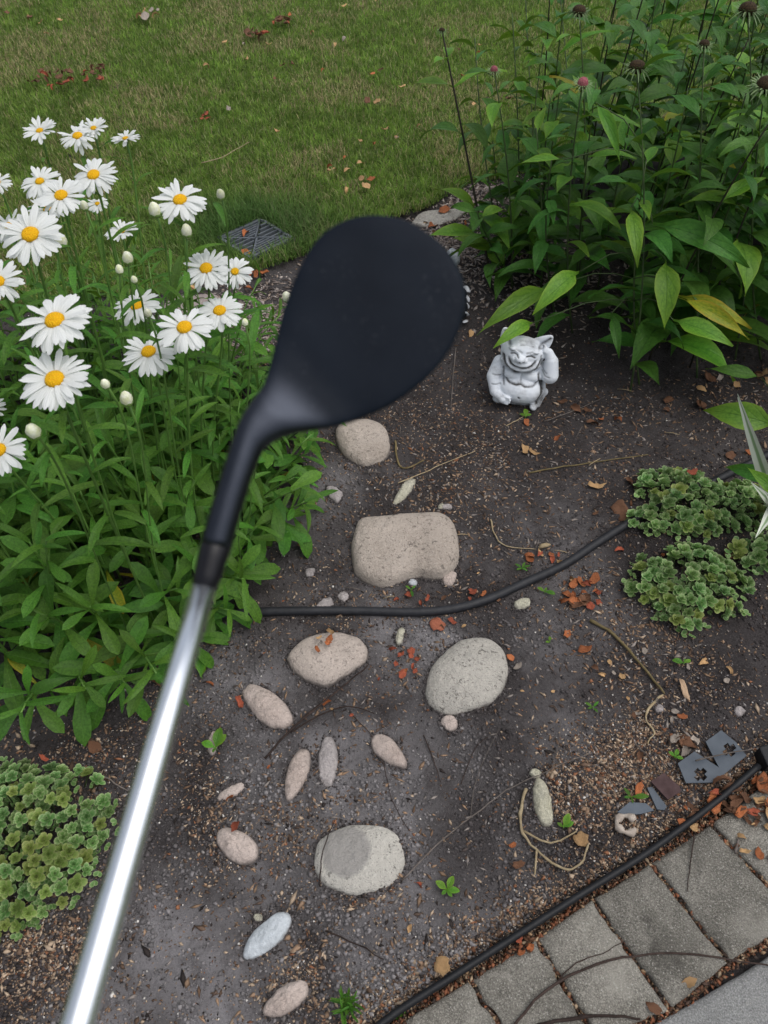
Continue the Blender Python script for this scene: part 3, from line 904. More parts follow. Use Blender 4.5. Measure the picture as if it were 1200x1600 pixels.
def litter():
    n = 520000
    u = RNG.random(n) * 1500 - 150; v = RNG.random(n) * 1330 + 330
    k = 0
    dx = (u - 600) / FPX; dy = (800 - v) / FPX
    dz = -math.sin(PITCH) + dy * math.cos(PITCH); dyw = math.cos(PITCH) + dy * math.sin(PITCH)
    t_ = -1.5 / dz
    x = dx * t_; y = dyw * t_
    den = np.full(n, .14)
    for (cx, cy), rx, ry, w in HUSK:
        den = np.maximum(den, w * np.exp(-(((u - cx) / rx) ** 2 + ((v - cy) / ry) ** 2)))
    den *= (.25 + 1.6 * np.clip(fbm(x * 7, y * 7, 61, 4) - .28, 0, 1) * 1.7)
    den *= np.where(vnoise(x * 5, y * 5, 77) > .62, .35, 1)
    den *= 1 - .72 * np.clip(dry_vs_shade(x, y), 0, 1)
    inp = inpoly(x, y, PAVE_POLY); dE = dpoly(x, y, EDGE2, False)
    near = np.exp(-dE / .035)
    den = np.where(inp, np.where(dE < .022, .9, 0.0), np.maximum(den, .8 * near))
    den *= np.clip(1.9 / t_, .3, 1.3) ** 2
    keep = (RNG.random(n) < den * .75) & ~lawn_inside(x, y)
    x, y, u, v, t_, near, inp = x[keep], y[keep], u[keep], v[keep], t_[keep], near[keep], inp[keep]
    n = len(x)
    z = soil_h(x, y)
    husk = np.clip(den[keep] * 1.5, 0, 1)
    r = RNG.random(n)
    w = np.array([.20, .20, .20, .14, .07, .05, .07, .07])
    wh = np.array([.24, .24, .18, .12, .07, .08, .04, .03])
    ci = np.where(RNG.random(n) < husk, RNG.choice(8, n, p=wh / wh.sum()), RNG.choice(8, n, p=w / w.sum()))
    col = PAL[ci] * (.6 + .7 * RNG.random((n, 1)))
    s = .0009 + .0022 * RNG.random(n) ** 2.2
    big = RNG.random(n) < .05
    s = np.where(big, s * 1.8, s)
    el = 1 + 2.6 * RNG.random(n) ** 2.2
    el = np.where(ci == 4, 1.2, el)
    s = np.where(ci == 4, s * .85, s)
    pieces('soil_litter', x, y, z + s * .25, s * el, s, s * (.35 + .3 * RNG.random(n)), col, .35, 'tiny tan husks, grit and bark crumbs strewn over the dark soil')
litter()
def crumbs():
    n = 80000
    u = RNG.random(n) * 1400 - 100; v = 420 + RNG.random(n) * 1240
    dx = (u - 600) / FPX; dy = (800 - v) / FPX
    t_ = -1.5 / (-math.sin(PITCH) + dy * math.cos(PITCH))
    x = dx * t_; y = (math.cos(PITCH) + dy * math.sin(PITCH)) * t_
    keep = (~inpoly(x, y, PAVE_POLY)) & (~lawn_inside(x, y)) & (RNG.random(n) < .15 + 1.5 * np.clip(fbm(x * 9, y * 9, 71, 3) - .36, 0, 1) * 2)
    x, y = x[keep], y[keep]; n = len(x)
    s = .0014 + .0042 * RNG.random(n) ** 3
    d = dry_vs_shade(x, y)[:, None]
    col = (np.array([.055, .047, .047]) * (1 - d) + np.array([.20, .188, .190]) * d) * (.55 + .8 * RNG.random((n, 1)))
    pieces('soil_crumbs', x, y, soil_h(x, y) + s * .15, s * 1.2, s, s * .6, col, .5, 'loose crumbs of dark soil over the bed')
crumbs()
def joint_debris():
    xs, ys = [], []
    for a, b in pl:
        d = b - a
        for _ in range(170):
            f = .03 + 1.06 * random.random(); q = a + d * f
            xs.append(q.x + random.gauss(0, .0035)); ys.append(q.y + random.gauss(0, .0035))
    for i in range(len(pl) - 1):
        for side in (0, 1):
            a, b = (pl[i][0].lerp(pl[i][1], .02), pl[i + 1][0].lerp(pl[i + 1][1], .02)) if side == 0 else (pl[i][0].lerp(pl[i][1], 1.085), pl[i + 1][0].lerp(pl[i + 1][1], 1.085))
            for _ in range(230):
                q = a.lerp(b, random.random()); xs.append(q.x + random.gauss(0, .006)); ys.append(q.y + random.gauss(0, .006))
    x, y = np.array(xs), np.array(ys); n = len(x)
    s = .0012 + .0028 * RNG.random(n) ** 2
    pal = np.array([(.24, .095, .05), (.15, .075, .045), (.30, .20, .12), (.085, .055, .042), (.05, .038, .032), (.36, .27, .18)])
    col = pal[RNG.choice(6, n, p=[.2, .22, .16, .18, .14, .10])] * (.6 + .7 * RNG.random((n, 1)))
    pieces('joint_debris', x, y, -.010 + .006 * RNG.random(n), s * (1 + 1.8 * RNG.random(n)), s, s * .5, col, .4, 'rusty brown leaf crumbs packed in the joints of the pavers')
joint_debris()
def rim_soil():
    xs, ys = [], []
    for x, y, rm in STONE_RIMS:
        for _ in range(int(2 + 60 * rm)):
            xs.append(x + random.gauss(0, .0035 + .02 * rm * .5)); ys.append(y + random.gauss(0, .0035 + .02 * rm * .5))
    x, y = np.array(xs), np.array(ys); n = len(x)
    s = .0010 + .0028 * RNG.random(n) ** 2
    col = np.array([.085, .075, .074]) * (.4 + 1.1 * RNG.random((n, 1)))
    pieces('rim_soil', x, y, soil_h(x, y) + s * .5, s * 1.3, s, s * .7, col, .5, 'loose soil packed round the edges of the stones')
rim_soil()
def chips():
    random.seed(21)
    regs = [((400, 520), 95, 80, 2600), ((700, 380), 90, 60, 1600), ((745, 310), 70, 30, 900), ((820, 300), 80, 40, 500), ((850, 440), 130, 90, 900), ((620, 420), 140, 90, 900), ((1000, 1000), 160, 120, 420), ((1150, 620), 100, 60, 300), ((680, 760), 230, 130, 420), ((480, 1240), 250, 250, 300), ((1130, 1230), 70, 60, 200), ((950, 640), 160, 60, 350), ((700, 1050), 800, 700, 1500), ((620, 700), 220, 180, 500), ((850, 780), 300, 180, 500)]
    xs, ys, cs, ss = [], [], [], []
    for (cx, cy), rx, ry, n in regs:
        u = cx + RNG.normal(0, .5, n) * rx; v = cy + RNG.normal(0, .5, n) * ry
        for a, b in zip(u, v):
            p = G(a, b)
            if bool(lawn_inside(np.array([p.x]), np.array([p.y]))[0]) or bool(inpoly(np.array([p.x]), np.array([p.y]), PAVE_POLY)[0]): continue
            xs.append(p.x); ys.append(p.y)
            grey = cy < 560
            cs.append(random.choice([(.30, .26, .24), (.40, .35, .32), (.20, .165, .15), (.34, .27, .22), (.12, .09, .08)] if grey else [(.30, .20, .13), (.16, .10, .065), (.10, .07, .055), (.24, .21, .19)]))
            ss.append(random.uniform(.004, .010) if grey else random.uniform(.003, .006))
    x, y, s = np.array(xs), np.array(ys), np.array(ss)
    z = soil_h(x, y)
    n = len(x)
    pieces('bark_mulch', x, y, z + s * .2, s * (1 + 1.6 * RNG.random(n)), s * .55, s * .22, np.array(cs) * (.7 + .6 * RNG.random((n, 1))), .3, 'dry greyish bark mulch chips scattered at the back of the bed')
chips()

# ------------------------------------------------------------------ leaf meshes
def interp(tab, v):
    for (a, fa), (b, fb) in zip(tab, tab[1:]):
        if v <= b: return fa + (fb - fa) * (v - a) / (b - a)
    return tab[-1][1]
CONE_P = [(0, .05), (.10, .07), (.2, .52), (.3, .86), (.4, 1), (.52, .96), (.65, .76), (.78, .47), (.9, .19), (1, .01)]
DAISY_P = [(0, .16), (.15, .2), (.3, .36), (.45, .62), (.6, .9), (.72, 1), (.83, .9), (.92, .6), (.97, .32), (1, .04)]
NARROW_P = [(0, .5), (.2, .75), (.5, 1), (.75, .8), (.92, .35), (1, .03)]
BLADE_P = [(0, .8), (.4, 1), (.75, .7), (1, .03)]
PETAL_P = [(0, .35), (.25, .72), (.6, 1), (.85, .92), (.96, .6), (1, .25)]
def leaf_mesh(name, L, W, tab, mat, fold=.25, a0=.25, droop=.9, wav=.04, serr=0.0, nl=8, nw=4, seed=0, twist=0.0):
    rnd = random.Random(seed)
    V, F, UV = [], [], []
    y = z = 0.0
    ph = rnd.random() * 6
    for i in range(nl + 1):
        v = i / nl
        a = a0 - droop * v
        if i:
            y += L / nl * math.cos(a); z += L / nl * math.sin(a)
        w = W / 2 * interp(tab, v) * (1 + serr * (1 if i % 2 else -1))
        tw = twist * v
        for j in range(nw + 1):
            s_ = 2 * j / nw - 1
            dx = s_ * w
            dz = abs(s_) * w * fold + wav * W * math.sin(v * 7 + ph + s_ * 1.5) * abs(s_)
            x_ = dx * math.cos(tw) - dz * math.sin(tw); dzz = dx * math.sin(tw) + dz * math.cos(tw)
            V.append((x_, y - dzz * math.sin(a), z + dzz * math.cos(a)))
            UV.append((j / nw, v))
    for i in range(nl):
        for j in range(nw):
            F.append((i * (nw + 1) + j, i * (nw + 1) + j + 1, (i + 1) * (nw + 1) + j + 1, (i + 1) * (nw + 1) + j))
    return mk(name, V, F, mat, True, UV)

DL = [leaf_mesh('daisy_leaf', 1, .215 + .03 * (k % 3), DAISY_P, M['daisy_leaf'], .22, .30 + .12 * (k % 2), .75 + .2 * (k % 4), .06, .03, seed=k, twist=(k - 3) * .12) for k in range(7)]
DLY = [leaf_mesh('daisy_leaf', 1, .22, DAISY_P, M['yellow_leaf'], .22, .3, .9, .08, .03, seed=9)]
DN = [leaf_mesh('stem_leaf', 1, .15, NARROW_P, M['daisy_leaf'], .3, .15, .7 + .25 * k, .05, .03, seed=20 + k, twist=(k - 1) * .2) for k in range(4)]
CL = [leaf_mesh('coneflower_leaf', 1, .28 + .03 * (k % 3), CONE_P, M['cone_leaf'], .30, .30 + .1 * (k % 3), .9 + .3 * (k % 4), .07, .02, nl=10, seed=40 + k, twist=(k - 3) * .15) for k in range(7)]
CLL = [leaf_mesh('coneflower_leaf', 1, .30 + .03 * (k % 3), CONE_P, M['cone_leaf_light'], .28, .30, .75 + .25 * (k % 3), .06, .02, nl=10, seed=60 + k, twist=(k - 1) * .15) for k in range(4)]
CLY = [leaf_mesh('coneflower_leaf', 1, .30, CONE_P, M['yellow_leaf'], .25, .30, .9, .08, .02, nl=10, seed=70 + k) for k in range(2)]

def put_leaf(parent, meshes, p, d, up, L, name='leaf', wscale=1.0):
    return add(name, random.choice(meshes), parent, frame(p, d, up, (L * wscale, L, L)))

# ------------------------------------------------------------------ daisies
DAISY_POLY = gpoly([(462, 715), (462, 800), (425, 895), (335, 985), (240, 1050), (120, 1110), (0, 1150), (-160, 1190), (-420, 1180), (-620, 900), (-420, 640), (-150, 560), (100, 560), (260, 560), (380, 560), (455, 620)])
dcx = sum(p[0] for p in DAISY_POLY) / len(DAISY_POLY); dcy = sum(p[1] for p in DAISY_POLY) / len(DAISY_POLY)
shoots = []
tries = 0
while len(shoots) < 185 and tries < 20000:
    tries += 1
    x = random.uniform(-1.5, -.1); y = random.uniform(.5, 2.1)
    if not inpoly(np.array([x]), np.array([y]), DAISY_POLY)[0]: continue
    # frame-left trimming: little of what lies beyond x is seen
    if x < -.62 * (y + .55): continue
    d = float(dpoly(np.array([x]), np.array([y]), DAISY_POLY)[0])
    if d < .03: continue
    if all((x - a) ** 2 + (y - b) ** 2 > .050 ** 2 for a, b, _ in shoots):
        shoots.append((x, y, d))
CENT = [(G(60, 1060), 'leafy daisy plant without blooms at the front, above the left green rosette clump'),
        (G(220, 960), 'leafy daisy plant without blooms just left of the silver club shaft'),
        (G(430, 800), 'leafy daisy plant spilling broad leaves onto the soil right of the club hosel'),
        (G(380, 640), 'upright leafy daisy plant at the back between the blooms and the club head'),
        (G(120, 780), 'dense leafy daisy plant under the two largest blooms'),
        (G(-120, 900), 'leafy daisy plant cut off by the left edge below the lowest bloom'),
        (G(120, 600), 'leafy daisy plant at the back under the left blooms by the lawn')]
dplants = [thing('daisy_plant', lab, 'daisy plant', (c.x, c.y, 0), 'leafy daisy plants') for c, lab in CENT]
for x, y, d in shoots:
    k = min(range(len(CENT)), key=lambda q: (CENT[q][0].x - x) ** 2 + (CENT[q][0].y - y) ** 2)
    par = dplants[k]
    edge = max(0, 1 - d / .22)
    # outward direction from nearest border
    gx_ = float(dpoly(np.array([x + .01]), np.array([y]), DAISY_POLY)[0] - d); gy_ = float(dpoly(np.array([x]), np.array([y + .01]), DAISY_POLY)[0] - d)
    out = Vector((-gx_, -gy_, 0)); out = out.normalized() if out.length > 1e-6 else Vector((0, -1, 0))
    h = (.11 + .29 * min(1, d / .20)) * random.uniform(.85, 1.2)
    back = y > 1.55
    if back: h *= 1.05
    lean = out * (.75 * edge + .10) + Vector((random.uniform(-.2, .2), random.uniform(-.2, .2), 0))
    base = Vector((x, y, sz(x, y) - .005))
    pts = []
    for i in range(7):
        f = i / 6
        pts.append(base + Vector((0, 0, h * (f - .22 * edge * f * f))) + lean * h * (f ** 1.5))
    st = add('shoot', tube_mesh('shoot', local(pts, base), [.0034 - .0016 * i / 6 for i in range(7)], M['stem'], 5), par, Matrix.Translation(base))
    nlf = random.randint(12, 16)
    a = random.random() * 6.28
    for i in range(nlf):
        f = .06 + .94 * i / (nlf - 1)
        q = f * 6; qi = min(int(q), 5)
        p = pts[qi].lerp(pts[qi + 1], q - qi)
        tng = (pts[qi + 1] - pts[qi]).normalized()
        a += 2.39996 + random.uniform(-.25, .25)
        side = Vector((math.cos(a), math.sin(a), 0)); side = (side - tng * side.dot(tng)).normalized()
        elev = -.05 + .95 * f ** 1.6 + random.uniform(-.15, .2)
        dr = side * math.cos(elev) + tng * math.sin(elev)
        dr.z -= .12 * (1 - f) * (1 if edge > .3 else .2)
        L = (.142 - .062 * f ** 1.5) * random.uniform(.75, 1.25)
        if back: L *= .85
        put_leaf(st, (DLY if random.random() < .025 and f < .4 else DL) if f < .85 else DN, p, dr, tng + Vector((0, 0, .6)), L)

# blooms
petal_meshes = [leaf_mesh('petal', 1, .225 + .03 * (k % 3), PETAL_P, M['petal'], -.12 - .04 * (k % 2), .22 - .06 * (k % 3), .25 + .18 * k, .05, 0, nl=6, nw=4, seed=80 + k, twist=(k - 2) * .08) for k in range(5)]
def disc_mesh(name, r, h, mat, rings=6, n=18):
    V, F = [], []
    for k in range(rings):
        f = 1 - k / rings
        for i in range(n):
            a = 2 * math.pi * i / n + k * .17
            V.append((r * f * math.cos(a), r * f * math.sin(a), h * math.sqrt(max(0, 1 - f ** 2.2))))
    V.append((0, 0, h * .93))
    for k in range(rings - 1):
        for i in range(n):
            F.append((k * n + i, k * n + (i + 1) % n, (k + 1) * n + (i + 1) % n, (k + 1) * n + i))
    for i in range(n): F.append(((rings - 1) * n + i, (rings - 1) * n + (i + 1) % n, rings * n))
    for i in range(n): V.append((r * .55 * math.cos(2 * math.pi * i / n), r * .55 * math.sin(2 * math.pi * i / n), -h * .8))
    b = rings * n + 1
    for i in range(n): F.append((b + i, b + (i + 1) % n, (i + 1) % n, i))
    F.append(tuple(reversed(range(b, b + n))))
    return mk(name, V, F, mat)
DISC = disc_mesh('daisy_disc', .0125, .0055, M['disc'])
CALYX = disc_mesh('calyx', .012, .003, M['sepal'], 3, 12)
def flower_stem(par, top, n, base, r=.0022, leaves=5, mat='stem', droopL=.085):
    c1 = top - n * .10; c2 = Vector((base.x, base.y, top.z * .45))
    pts = []
    for i in range(11):
        t_ = i / 10
        pts.append((1 - t_) ** 3 * base + 3 * (1 - t_) ** 2 * t_ * c2 + 3 * (1 - t_) * t_ ** 2 * c1 + t_ ** 3 * top)
    loc = wmat(par).translation
    add('stem', tube_mesh('stem', local(pts, loc), r, M[mat], 6), par, Matrix.Translation(loc))
    a = random.random() * 6
    for i in range(leaves):
        f = .45 + .42 * i / max(leaves - 1, 1) + random.uniform(-.03, .03)
        q = f * 10; qi = int(q)
        p = pts[qi].lerp(pts[qi + 1], q - qi); tng = (pts[qi + 1] - pts[qi]).normalized()
        a += 2.4 + random.uniform(-.3, .3)
        side = Vector((math.cos(a), math.sin(a), 0))
        put_leaf(par, DN, p, side * .8 + tng * .55, tng, droopL * (1.35 - .9 * (f - .45)) * random.uniform(.7, 1.15))
def root_for(top):
    bx = top.x + (dcx - top.x) * .22 + random.uniform(-.03, .03); by = top.y + (dcy + .05 - top.y) * .25 + random.uniform(-.03, .03)
    by = max(by, .78)
    bx = min(bx, -.28)
    return Vector((bx, by, -.005))
BL = [
    (85, 592, 115, .78, 'large white daisy with a big orange yellow centre, lowest of the fully visible blooms', 1),
    (85, 500, 115, .70, 'large white daisy with yellow centre directly above the lowest big bloom', 1),
    (47, 366, 102, .76, 'large white daisy near the left edge with a dark gap between its upper petals', 1),
    (-3, 440, 78, .80, 'white daisy half cut off by the left edge above the two biggest blooms', 1),
    (-2, 703, 86, .85, 'white daisy half cut off by the left edge, lowest bloom of all', 1),
    (232, 549, 86, .72, 'white daisy with yellow centre, front left of the close group of three', 1),
    (288, 511, 90, .74, 'full white daisy with yellow centre, middle of the close group of three', 1),
    (343, 485, 76, .72, 'white daisy with yellow centre, back right of the close group of three', 1),
    (213, 477, 76, .66, 'white daisy with thin drooping petals just above the close group of three', 1),
    (322, 419, 76, .78, 'white daisy with yellow centre overlapped on its right by a paler bloom', 1),
    (367, 424, 58, .85, 'white daisy with hidden pale centre, overlapping its left neighbour near the drain grate', 0),
    (281, 312, 82, .64, 'white daisy with yellow centre standing alone against the lawn', 1),
    (146, 273, 76, .64, 'white daisy with yellow centre at the top of the middle left cluster', 1),
    (95, 305, 78, .66, 'white daisy with small yellow centre, front of the middle left cluster', 1),
    (62, 283, 66, .62, 'white daisy with pale hidden centre at the left of the middle left cluster', 0),
    (62, 204, 54, .50, 'small white daisy seen from the side, topmost at the far left', 0),
    (121, 212, 60, .55, 'white daisy with tilted pale centre at the top, left of an overlapping pair', 1),
    (146, 200, 46, .50, 'white daisy seen from the side at the top, right of an overlapping pair', 0),
    (196, 216, 46, .38, 'small white daisy seen side on, standing alone right of the top pair', 0),
    (190, 361, 54, .42, 'small white daisy seen side on, low between the two yellow centred groups', 0),
    (152, 318, 36, .60, 'half open small white daisy tucked under the middle left cluster', 0),
    (74, 326, 62, .55, 'white daisy mostly hidden behind the front bloom of the middle left cluster', 0),
    (14, 352, 62, .70, 'white daisy mostly hidden behind the large bloom at the left edge', 0),
    (-4, 285, 44, .60, 'white daisy of which only petal tips show at the left edge, beside the cluster', 0),
    (-22, 640, 60, .70, 'white daisy of which only petal tips show at the left edge, above the lowest bloom', 0),
]
for cx, cy, w, asp, lab, dsc in BL:
    tdep = (112.0 if w > 99 else 104.0) / w
    if w < 60: tdep = min(tdep, 1.62)
    R = w * tdep / FPX / 2
    p = D(cx, cy, tdep)
    v = (CAM - p).normalized()
    th = math.acos(asp)
    up = Vector((0, 0, 1)); wv = (up - v * up.dot(v)).normalized()
    n = v * math.cos(th) + wv * math.sin(th)
    n = (n + Vector((random.uniform(-.12, .12), 0, 0))).normalized()
    f = thing('daisy', lab, 'daisy', root_for(p), 'white daisies in bloom')
    Mx = frame(p, wv.cross(n).cross(n) * -1 if False else Vector((1, .2, .1)), n, 1.0)
    k = R / .045
    add('disc', DISC, f, Mx @ Matrix.Diagonal((k * (1 if dsc else .8), k * (1 if dsc else .8), k * (1 if dsc else .8), 1)))
    add('calyx', CALYX, f, Mx @ Matrix.Translation((0, 0, -.005)) @ Matrix.Diagonal((k, k, k, 1)))
    npet = random.randint(30, 36)
    for i in range(npet):
        a = 2 * math.pi * i / npet + random.uniform(-.10, .10)
        if random.random() < .03: continue
        el_ = (random.uniform(-.45, -.1) if random.random() < .12 else random.uniform(-.10, .22)) + (.25 if (not dsc and asp < .6) else 0)
        dl = Vector((math.cos(a) * math.cos(el_), math.sin(a) * math.cos(el_), math.sin(el_)))
        R3 = Mx.to_3x3()
        dw = R3 @ dl
        L = (R - .0075 * k) * random.uniform(.90, 1.06)
        pos = Mx @ Vector((math.cos(a) * .0085 * k, math.sin(a) * .0085 * k, random.uniform(-.0022, .0005)))
        add('petal', random.choice(petal_meshes), f, frame(pos, dw, n, (L * random.uniform(.85, 1.1), L, L)))
    flower_stem(f, p - n * .006, n, wmat(f).translation, .0023, random.randint(3, 5))
# buds
BUD = None
bv, bf = [], []
prof = [(0, -.010), (.004, -.0095), (.0075, -.005), (.0085, .001), (.0078, .007), (.005, .012), (.0018, .0145), (0, .015)]
nb = 12
for r_, z_ in prof:
    for i in range(nb):
        a = 2 * math.pi * i / nb
        rr = r_ * (1 + .06 * math.cos(a * 6))
        bv.append((rr * math.cos(a), rr * math.sin(a), z_))
for k in range(len(prof) - 1):
    for i in range(nb):
        bf.append((k * nb + i, k * nb + (i + 1) % nb, (k + 1) * nb + (i + 1) % nb, (k + 1) * nb + i))
BUD = mk('bud', bv, bf, M['bud'])
SEP = disc_mesh('sepals', .0088, -.006, M['sepal'], 4, 12)
BUDS = [(345, 305, 13, 'pointed white daisy bud on a thin stem right of the lone bloom'), (292, 363, 16, 'pointed white green daisy bud below the lone bloom'), (200, 405, 16, 'squat cream daisy bud above the thin petalled bloom'),
        (187, 423, 12, 'small round greenish daisy bud just left of the squat cream bud'), (210, 438, 10, 'tiny green daisy bud just below the squat cream bud'), (96, 378, 18, 'pale daisy bud touching the right side of the large left bloom'),
        (198, 625, 19, 'white oval daisy bud below the close group of three blooms'), (165, 601, 14, 'small cream daisy bud right of the lowest big bloom'), (53, 675, 22, 'white opening daisy bud near the lowest bloom at left'),
        (132, 323, 12, 'small green daisy bud below the middle left cluster'), (448, 465, 14, 'white daisy bud touching the left edge of the club head'), (383, 505, 10, 'small green daisy bud right of the back bloom of three'), (231, 490, 12, 'greenish daisy bud behind the thin petalled bloom'), (242, 330, 18, 'half hidden pale daisy bud behind the lone bloom')]
for cx, cy, w, lab in BUDS:
    tdep = 1.25 if cy < 450 else 1.12
    if cy > 590: tdep = 1.0
    s_ = w * tdep / FPX / .0172
    p = D(cx, cy, tdep)
    n = Vector((random.uniform(-.25, .25), random.uniform(-.3, .1), 1)).normalized()
    f = thing('daisy_bud', lab, 'flower bud', root_for(p), 'unopened daisy buds')
    Mx = frame(p, Vector((1, 0, 0)), n, s_)
    add('bud_head', BUD, f, Mx)
    add('sepals', SEP, f, Mx @ Matrix.Translation((0, 0, -.0035)))
    flower_stem(f, p - n * .008 * s_, n, wmat(f).translation, .0017, random.randint(2, 4))

# ------------------------------------------------------------------ coneflowers
def cone_head(par, p, n, s_, pink=False):
    Mx = frame(p, Vector((1, 0, 0)), n, s_)
    add('cone', CONE_P_MESH if pink else CONE_MESH, par, Mx)
    add('bracts', BRACT_MESH, par, Mx)
CONE_MESH = disc_mesh('cone', .014, .011, M['cone_head'], 6, 18)
CONE_P_MESH = disc_mesh('cone', .013, .014, M['pink_head'], 6, 18)
bV, bF, bU = [], [], []
for ringi, (nb_, r0, L_, el_) in enumerate(((20, .0115, .016, .55), (16, .010, .018, .0), (14, .009, .020, -.55))):
    for i in range(nb_):
        a = 2 * math.pi * i / nb_ + ringi * .2 + random.uniform(-.1, .1)
        d = Vector((math.cos(a), math.sin(a), 0)); s2 = Vector((-math.sin(a), math.cos(a), 0))
        L2 = L_ * random.uniform(.75, 1.15)
        b0 = len(bV)
        for f_, w_ in ((0, .0016), (.5, .0015), (1, .0003)):
            c_ = d * (r0 + L2 * f_ * math.cos(el_)) + Vector((0, 0, L2 * (f_ * math.sin(el_) - .25 * f_ * f_)))
            bV += [c_ - s2 * w_, c_ + s2 * w_]
        bF += [(b0, b0 + 1, b0 + 3, b0 + 2), (b0 + 2, b0 + 3, b0 + 5, b0 + 4)]
BRACT_MESH = mk('bracts', bV, bF, M['bract'])

def cone_plant(label, base, top, nleaf=13, head=None, hs=1.0, lmin=.09, lmax=.19, stem='cone_stem', light=.12, group='coneflower stems', r=.0033, f0=.10, bow=.06, name='coneflower'):
    par = thing(name, label, 'coneflower', base, group)
    mid = base.lerp(top, .5) + Vector((random.uniform(-1, 1), random.uniform(-1, 1), 0)) * bow
    pts = [((1 - f) ** 2) * base + 2 * f * (1 - f) * mid + f * f * top for f in [i / 10 for i in range(11)]]
    loc = base
    add('stem', tube_mesh('stem', local(pts, loc), [r * (1 - .45 * i / 10) for i in range(11)], M[stem], 6), par, Matrix.Translation(loc))
    a = random.random() * 6
    for i in range(nleaf):
        f = f0 + (.97 - f0) * (i + random.uniform(-.3, .3)) / max(nleaf - 1, 1)
        f = min(max(f, .04), .985)
        q = f * 10; qi = min(int(q), 9)
        p = pts[qi].lerp(pts[qi + 1], q - qi); tng = (pts[qi + 1] - pts[qi]).normalized()
        a += 2.4 + random.uniform(-.5, .5)
        side = Vector((math.cos(a), math.sin(a), 0))
        L = (lmax - (lmax - lmin) * f) * random.uniform(.75, 1.2)
        ms = CLL if random.random() < light else (CLY if random.random() < .006 else CL)
        put_leaf(par, ms, p, side * .85 + tng * random.uniform(.05, .55), tng, L)
    if head:
        n = (pts[-1] - pts[-2]).normalized()
        n = (n + Vector((random.uniform(-.1, .1), -.25, .1))).normalized()
        cone_head(par, pts[-1] + n * .004, n, hs * 1.3, head == 'pink')
    return par, pts

HEADS = [
    ((985, 612), (995, 108), 1.85, 'dark', 1.15, 'coneflower stem with a dark round seed head ringed by green bracts, front of the clump'),
    ((900, 470), (905, 20), 2.05, 'dark', 1.05, 'coneflower with a dark seed head near the top edge above the pink one'),
    ((895, 520), (910, 133), 1.95, 'pink', .85, 'coneflower stem with a small pinkish red opening head'),
    ((800, 450), (772, 112), 2.25, 'pink', .70, 'coneflower stem with a pale pink bud, left side of the clump against the lawn'),
    ((1150, 560), (1168, 18), 1.9, 'dark', 1.25, 'coneflower stem with a brownish seed head in the top right corner'),
    ((1190, 560), (1196, 135), 1.8, 'dark', 1.25, 'coneflower stem with a blurry seed head cut by the right edge'),
    ((1090, 590), (1100, 72), 1.9, 'dark', .75, 'coneflower stem with a small green seed head right of the front one'),
]
for b, tp, dep, kind, hs, lab in HEADS:
    cone_plant(lab, S(*b, -.005), D(*tp, dep), 17, kind, hs, lmin=.11, lmax=.23, group='coneflowers with heads')
# the separate tall stem on the left
par, pts = cone_plant('tall dark coneflower with a small closed head, standing apart left of the clump', S(768, 440, -.005), D(691, 50, 2.3), 0, 'dark', .55, stem='dark_stem', group='coneflowers with heads', r=.0045, bow=.02)
for (f, ang, L, el_) in ((.20, 3.3, .15, .2), (.22, .2, .13, .3), (.30, 3.0, .13, .7), (.30, 5.2, .15, .1), (.62, 2.9, .12, .1), (.66, 5.4, .11, .0), (.80, .1, .13, .35), (.80, 3.2, .10, .2), (.90, 1.5, .07, .4), (.90, 4.2, .08, .3)):
    q = f * 10; qi = min(int(q), 9)
    p = pts[qi].lerp(pts[qi + 1], q - qi)
    d = Vector((math.cos(ang) * math.cos(el_), math.sin(ang) * math.cos(el_), math.sin(el_)))
    put_leaf(par, CLL if f < .4 or f > .75 else CL, p, d, Vector((0, 0, 1)), L * 1.35)
# front stem with the big drooping leaves over the statue and soil
par, pts = cone_plant('coneflower stem at the front with big light drooping leaves and one yellowing leaf', S(1000, 600, -.005), D(1010, 250, 1.95), 5, None, 1.0, f0=.55, group='coneflowers with heads')
FL = [((905, 425), 2.12, (842, 482), 2.05, .19, 0), ((862, 448), 2.2, (757, 522), 2.12, .14, 0), ((832, 505), 2.14, (781, 536), 2.06, .17, 0), ((1040, 405), 2.0, (1038, 505), 1.96, .21, 0), ((1052, 500), 2.0, (1135, 548), 1.94, .26, 0), ((1060, 462), 2.02, (1165, 520), 1.98, .16, 1),
      ((985, 325), 1.98, (993, 412), 1.93, .17, 0), ((955, 490), 2.12, (965, 558), 2.08, .15, 2), ((1020, 350), 1.98, (1165, 425), 1.92, .17, 2), ((1060, 465), 2.0, (1160, 535), 1.94, .14, 1), ((930, 160), 1.9, (965, 245), 1.85, .11, 0), ((880, 250), 1.95, (815, 265), 1.9, .12, 0)]
for (b, tb, tp, tt, wr, kind) in FL:
    B = D(*b, tb); T_ = D(*tp, tt)
    L = (T_ - B).length / .93
    # petiole back to the nearest stem point
    near_ = min(pts, key=lambda q: (q - B).length)
    ms = (CLL, CLY, CL)[kind]
    me = random.choice(ms)
    add('leaf', me, par, frame(B, (T_ - B).normalized() + Vector((0, 0, .18)), (CAM - B).normalized() + Vector((0, 0, .8)), (L * wr / .34 * 1.45, L, L)))
    if (near_ - B).length < .35:
        mid = (near_ + B) / 2 + Vector((0, 0, .03))
        pp = [near_, near_.lerp(mid, .5) + Vector((0, 0, .008)), mid, mid.lerp(B, .6), B]
        add('petiole', tube_mesh('petiole', local(pp, B), .0016, M['cone_stem'], 5), par, Matrix.Translation(B))
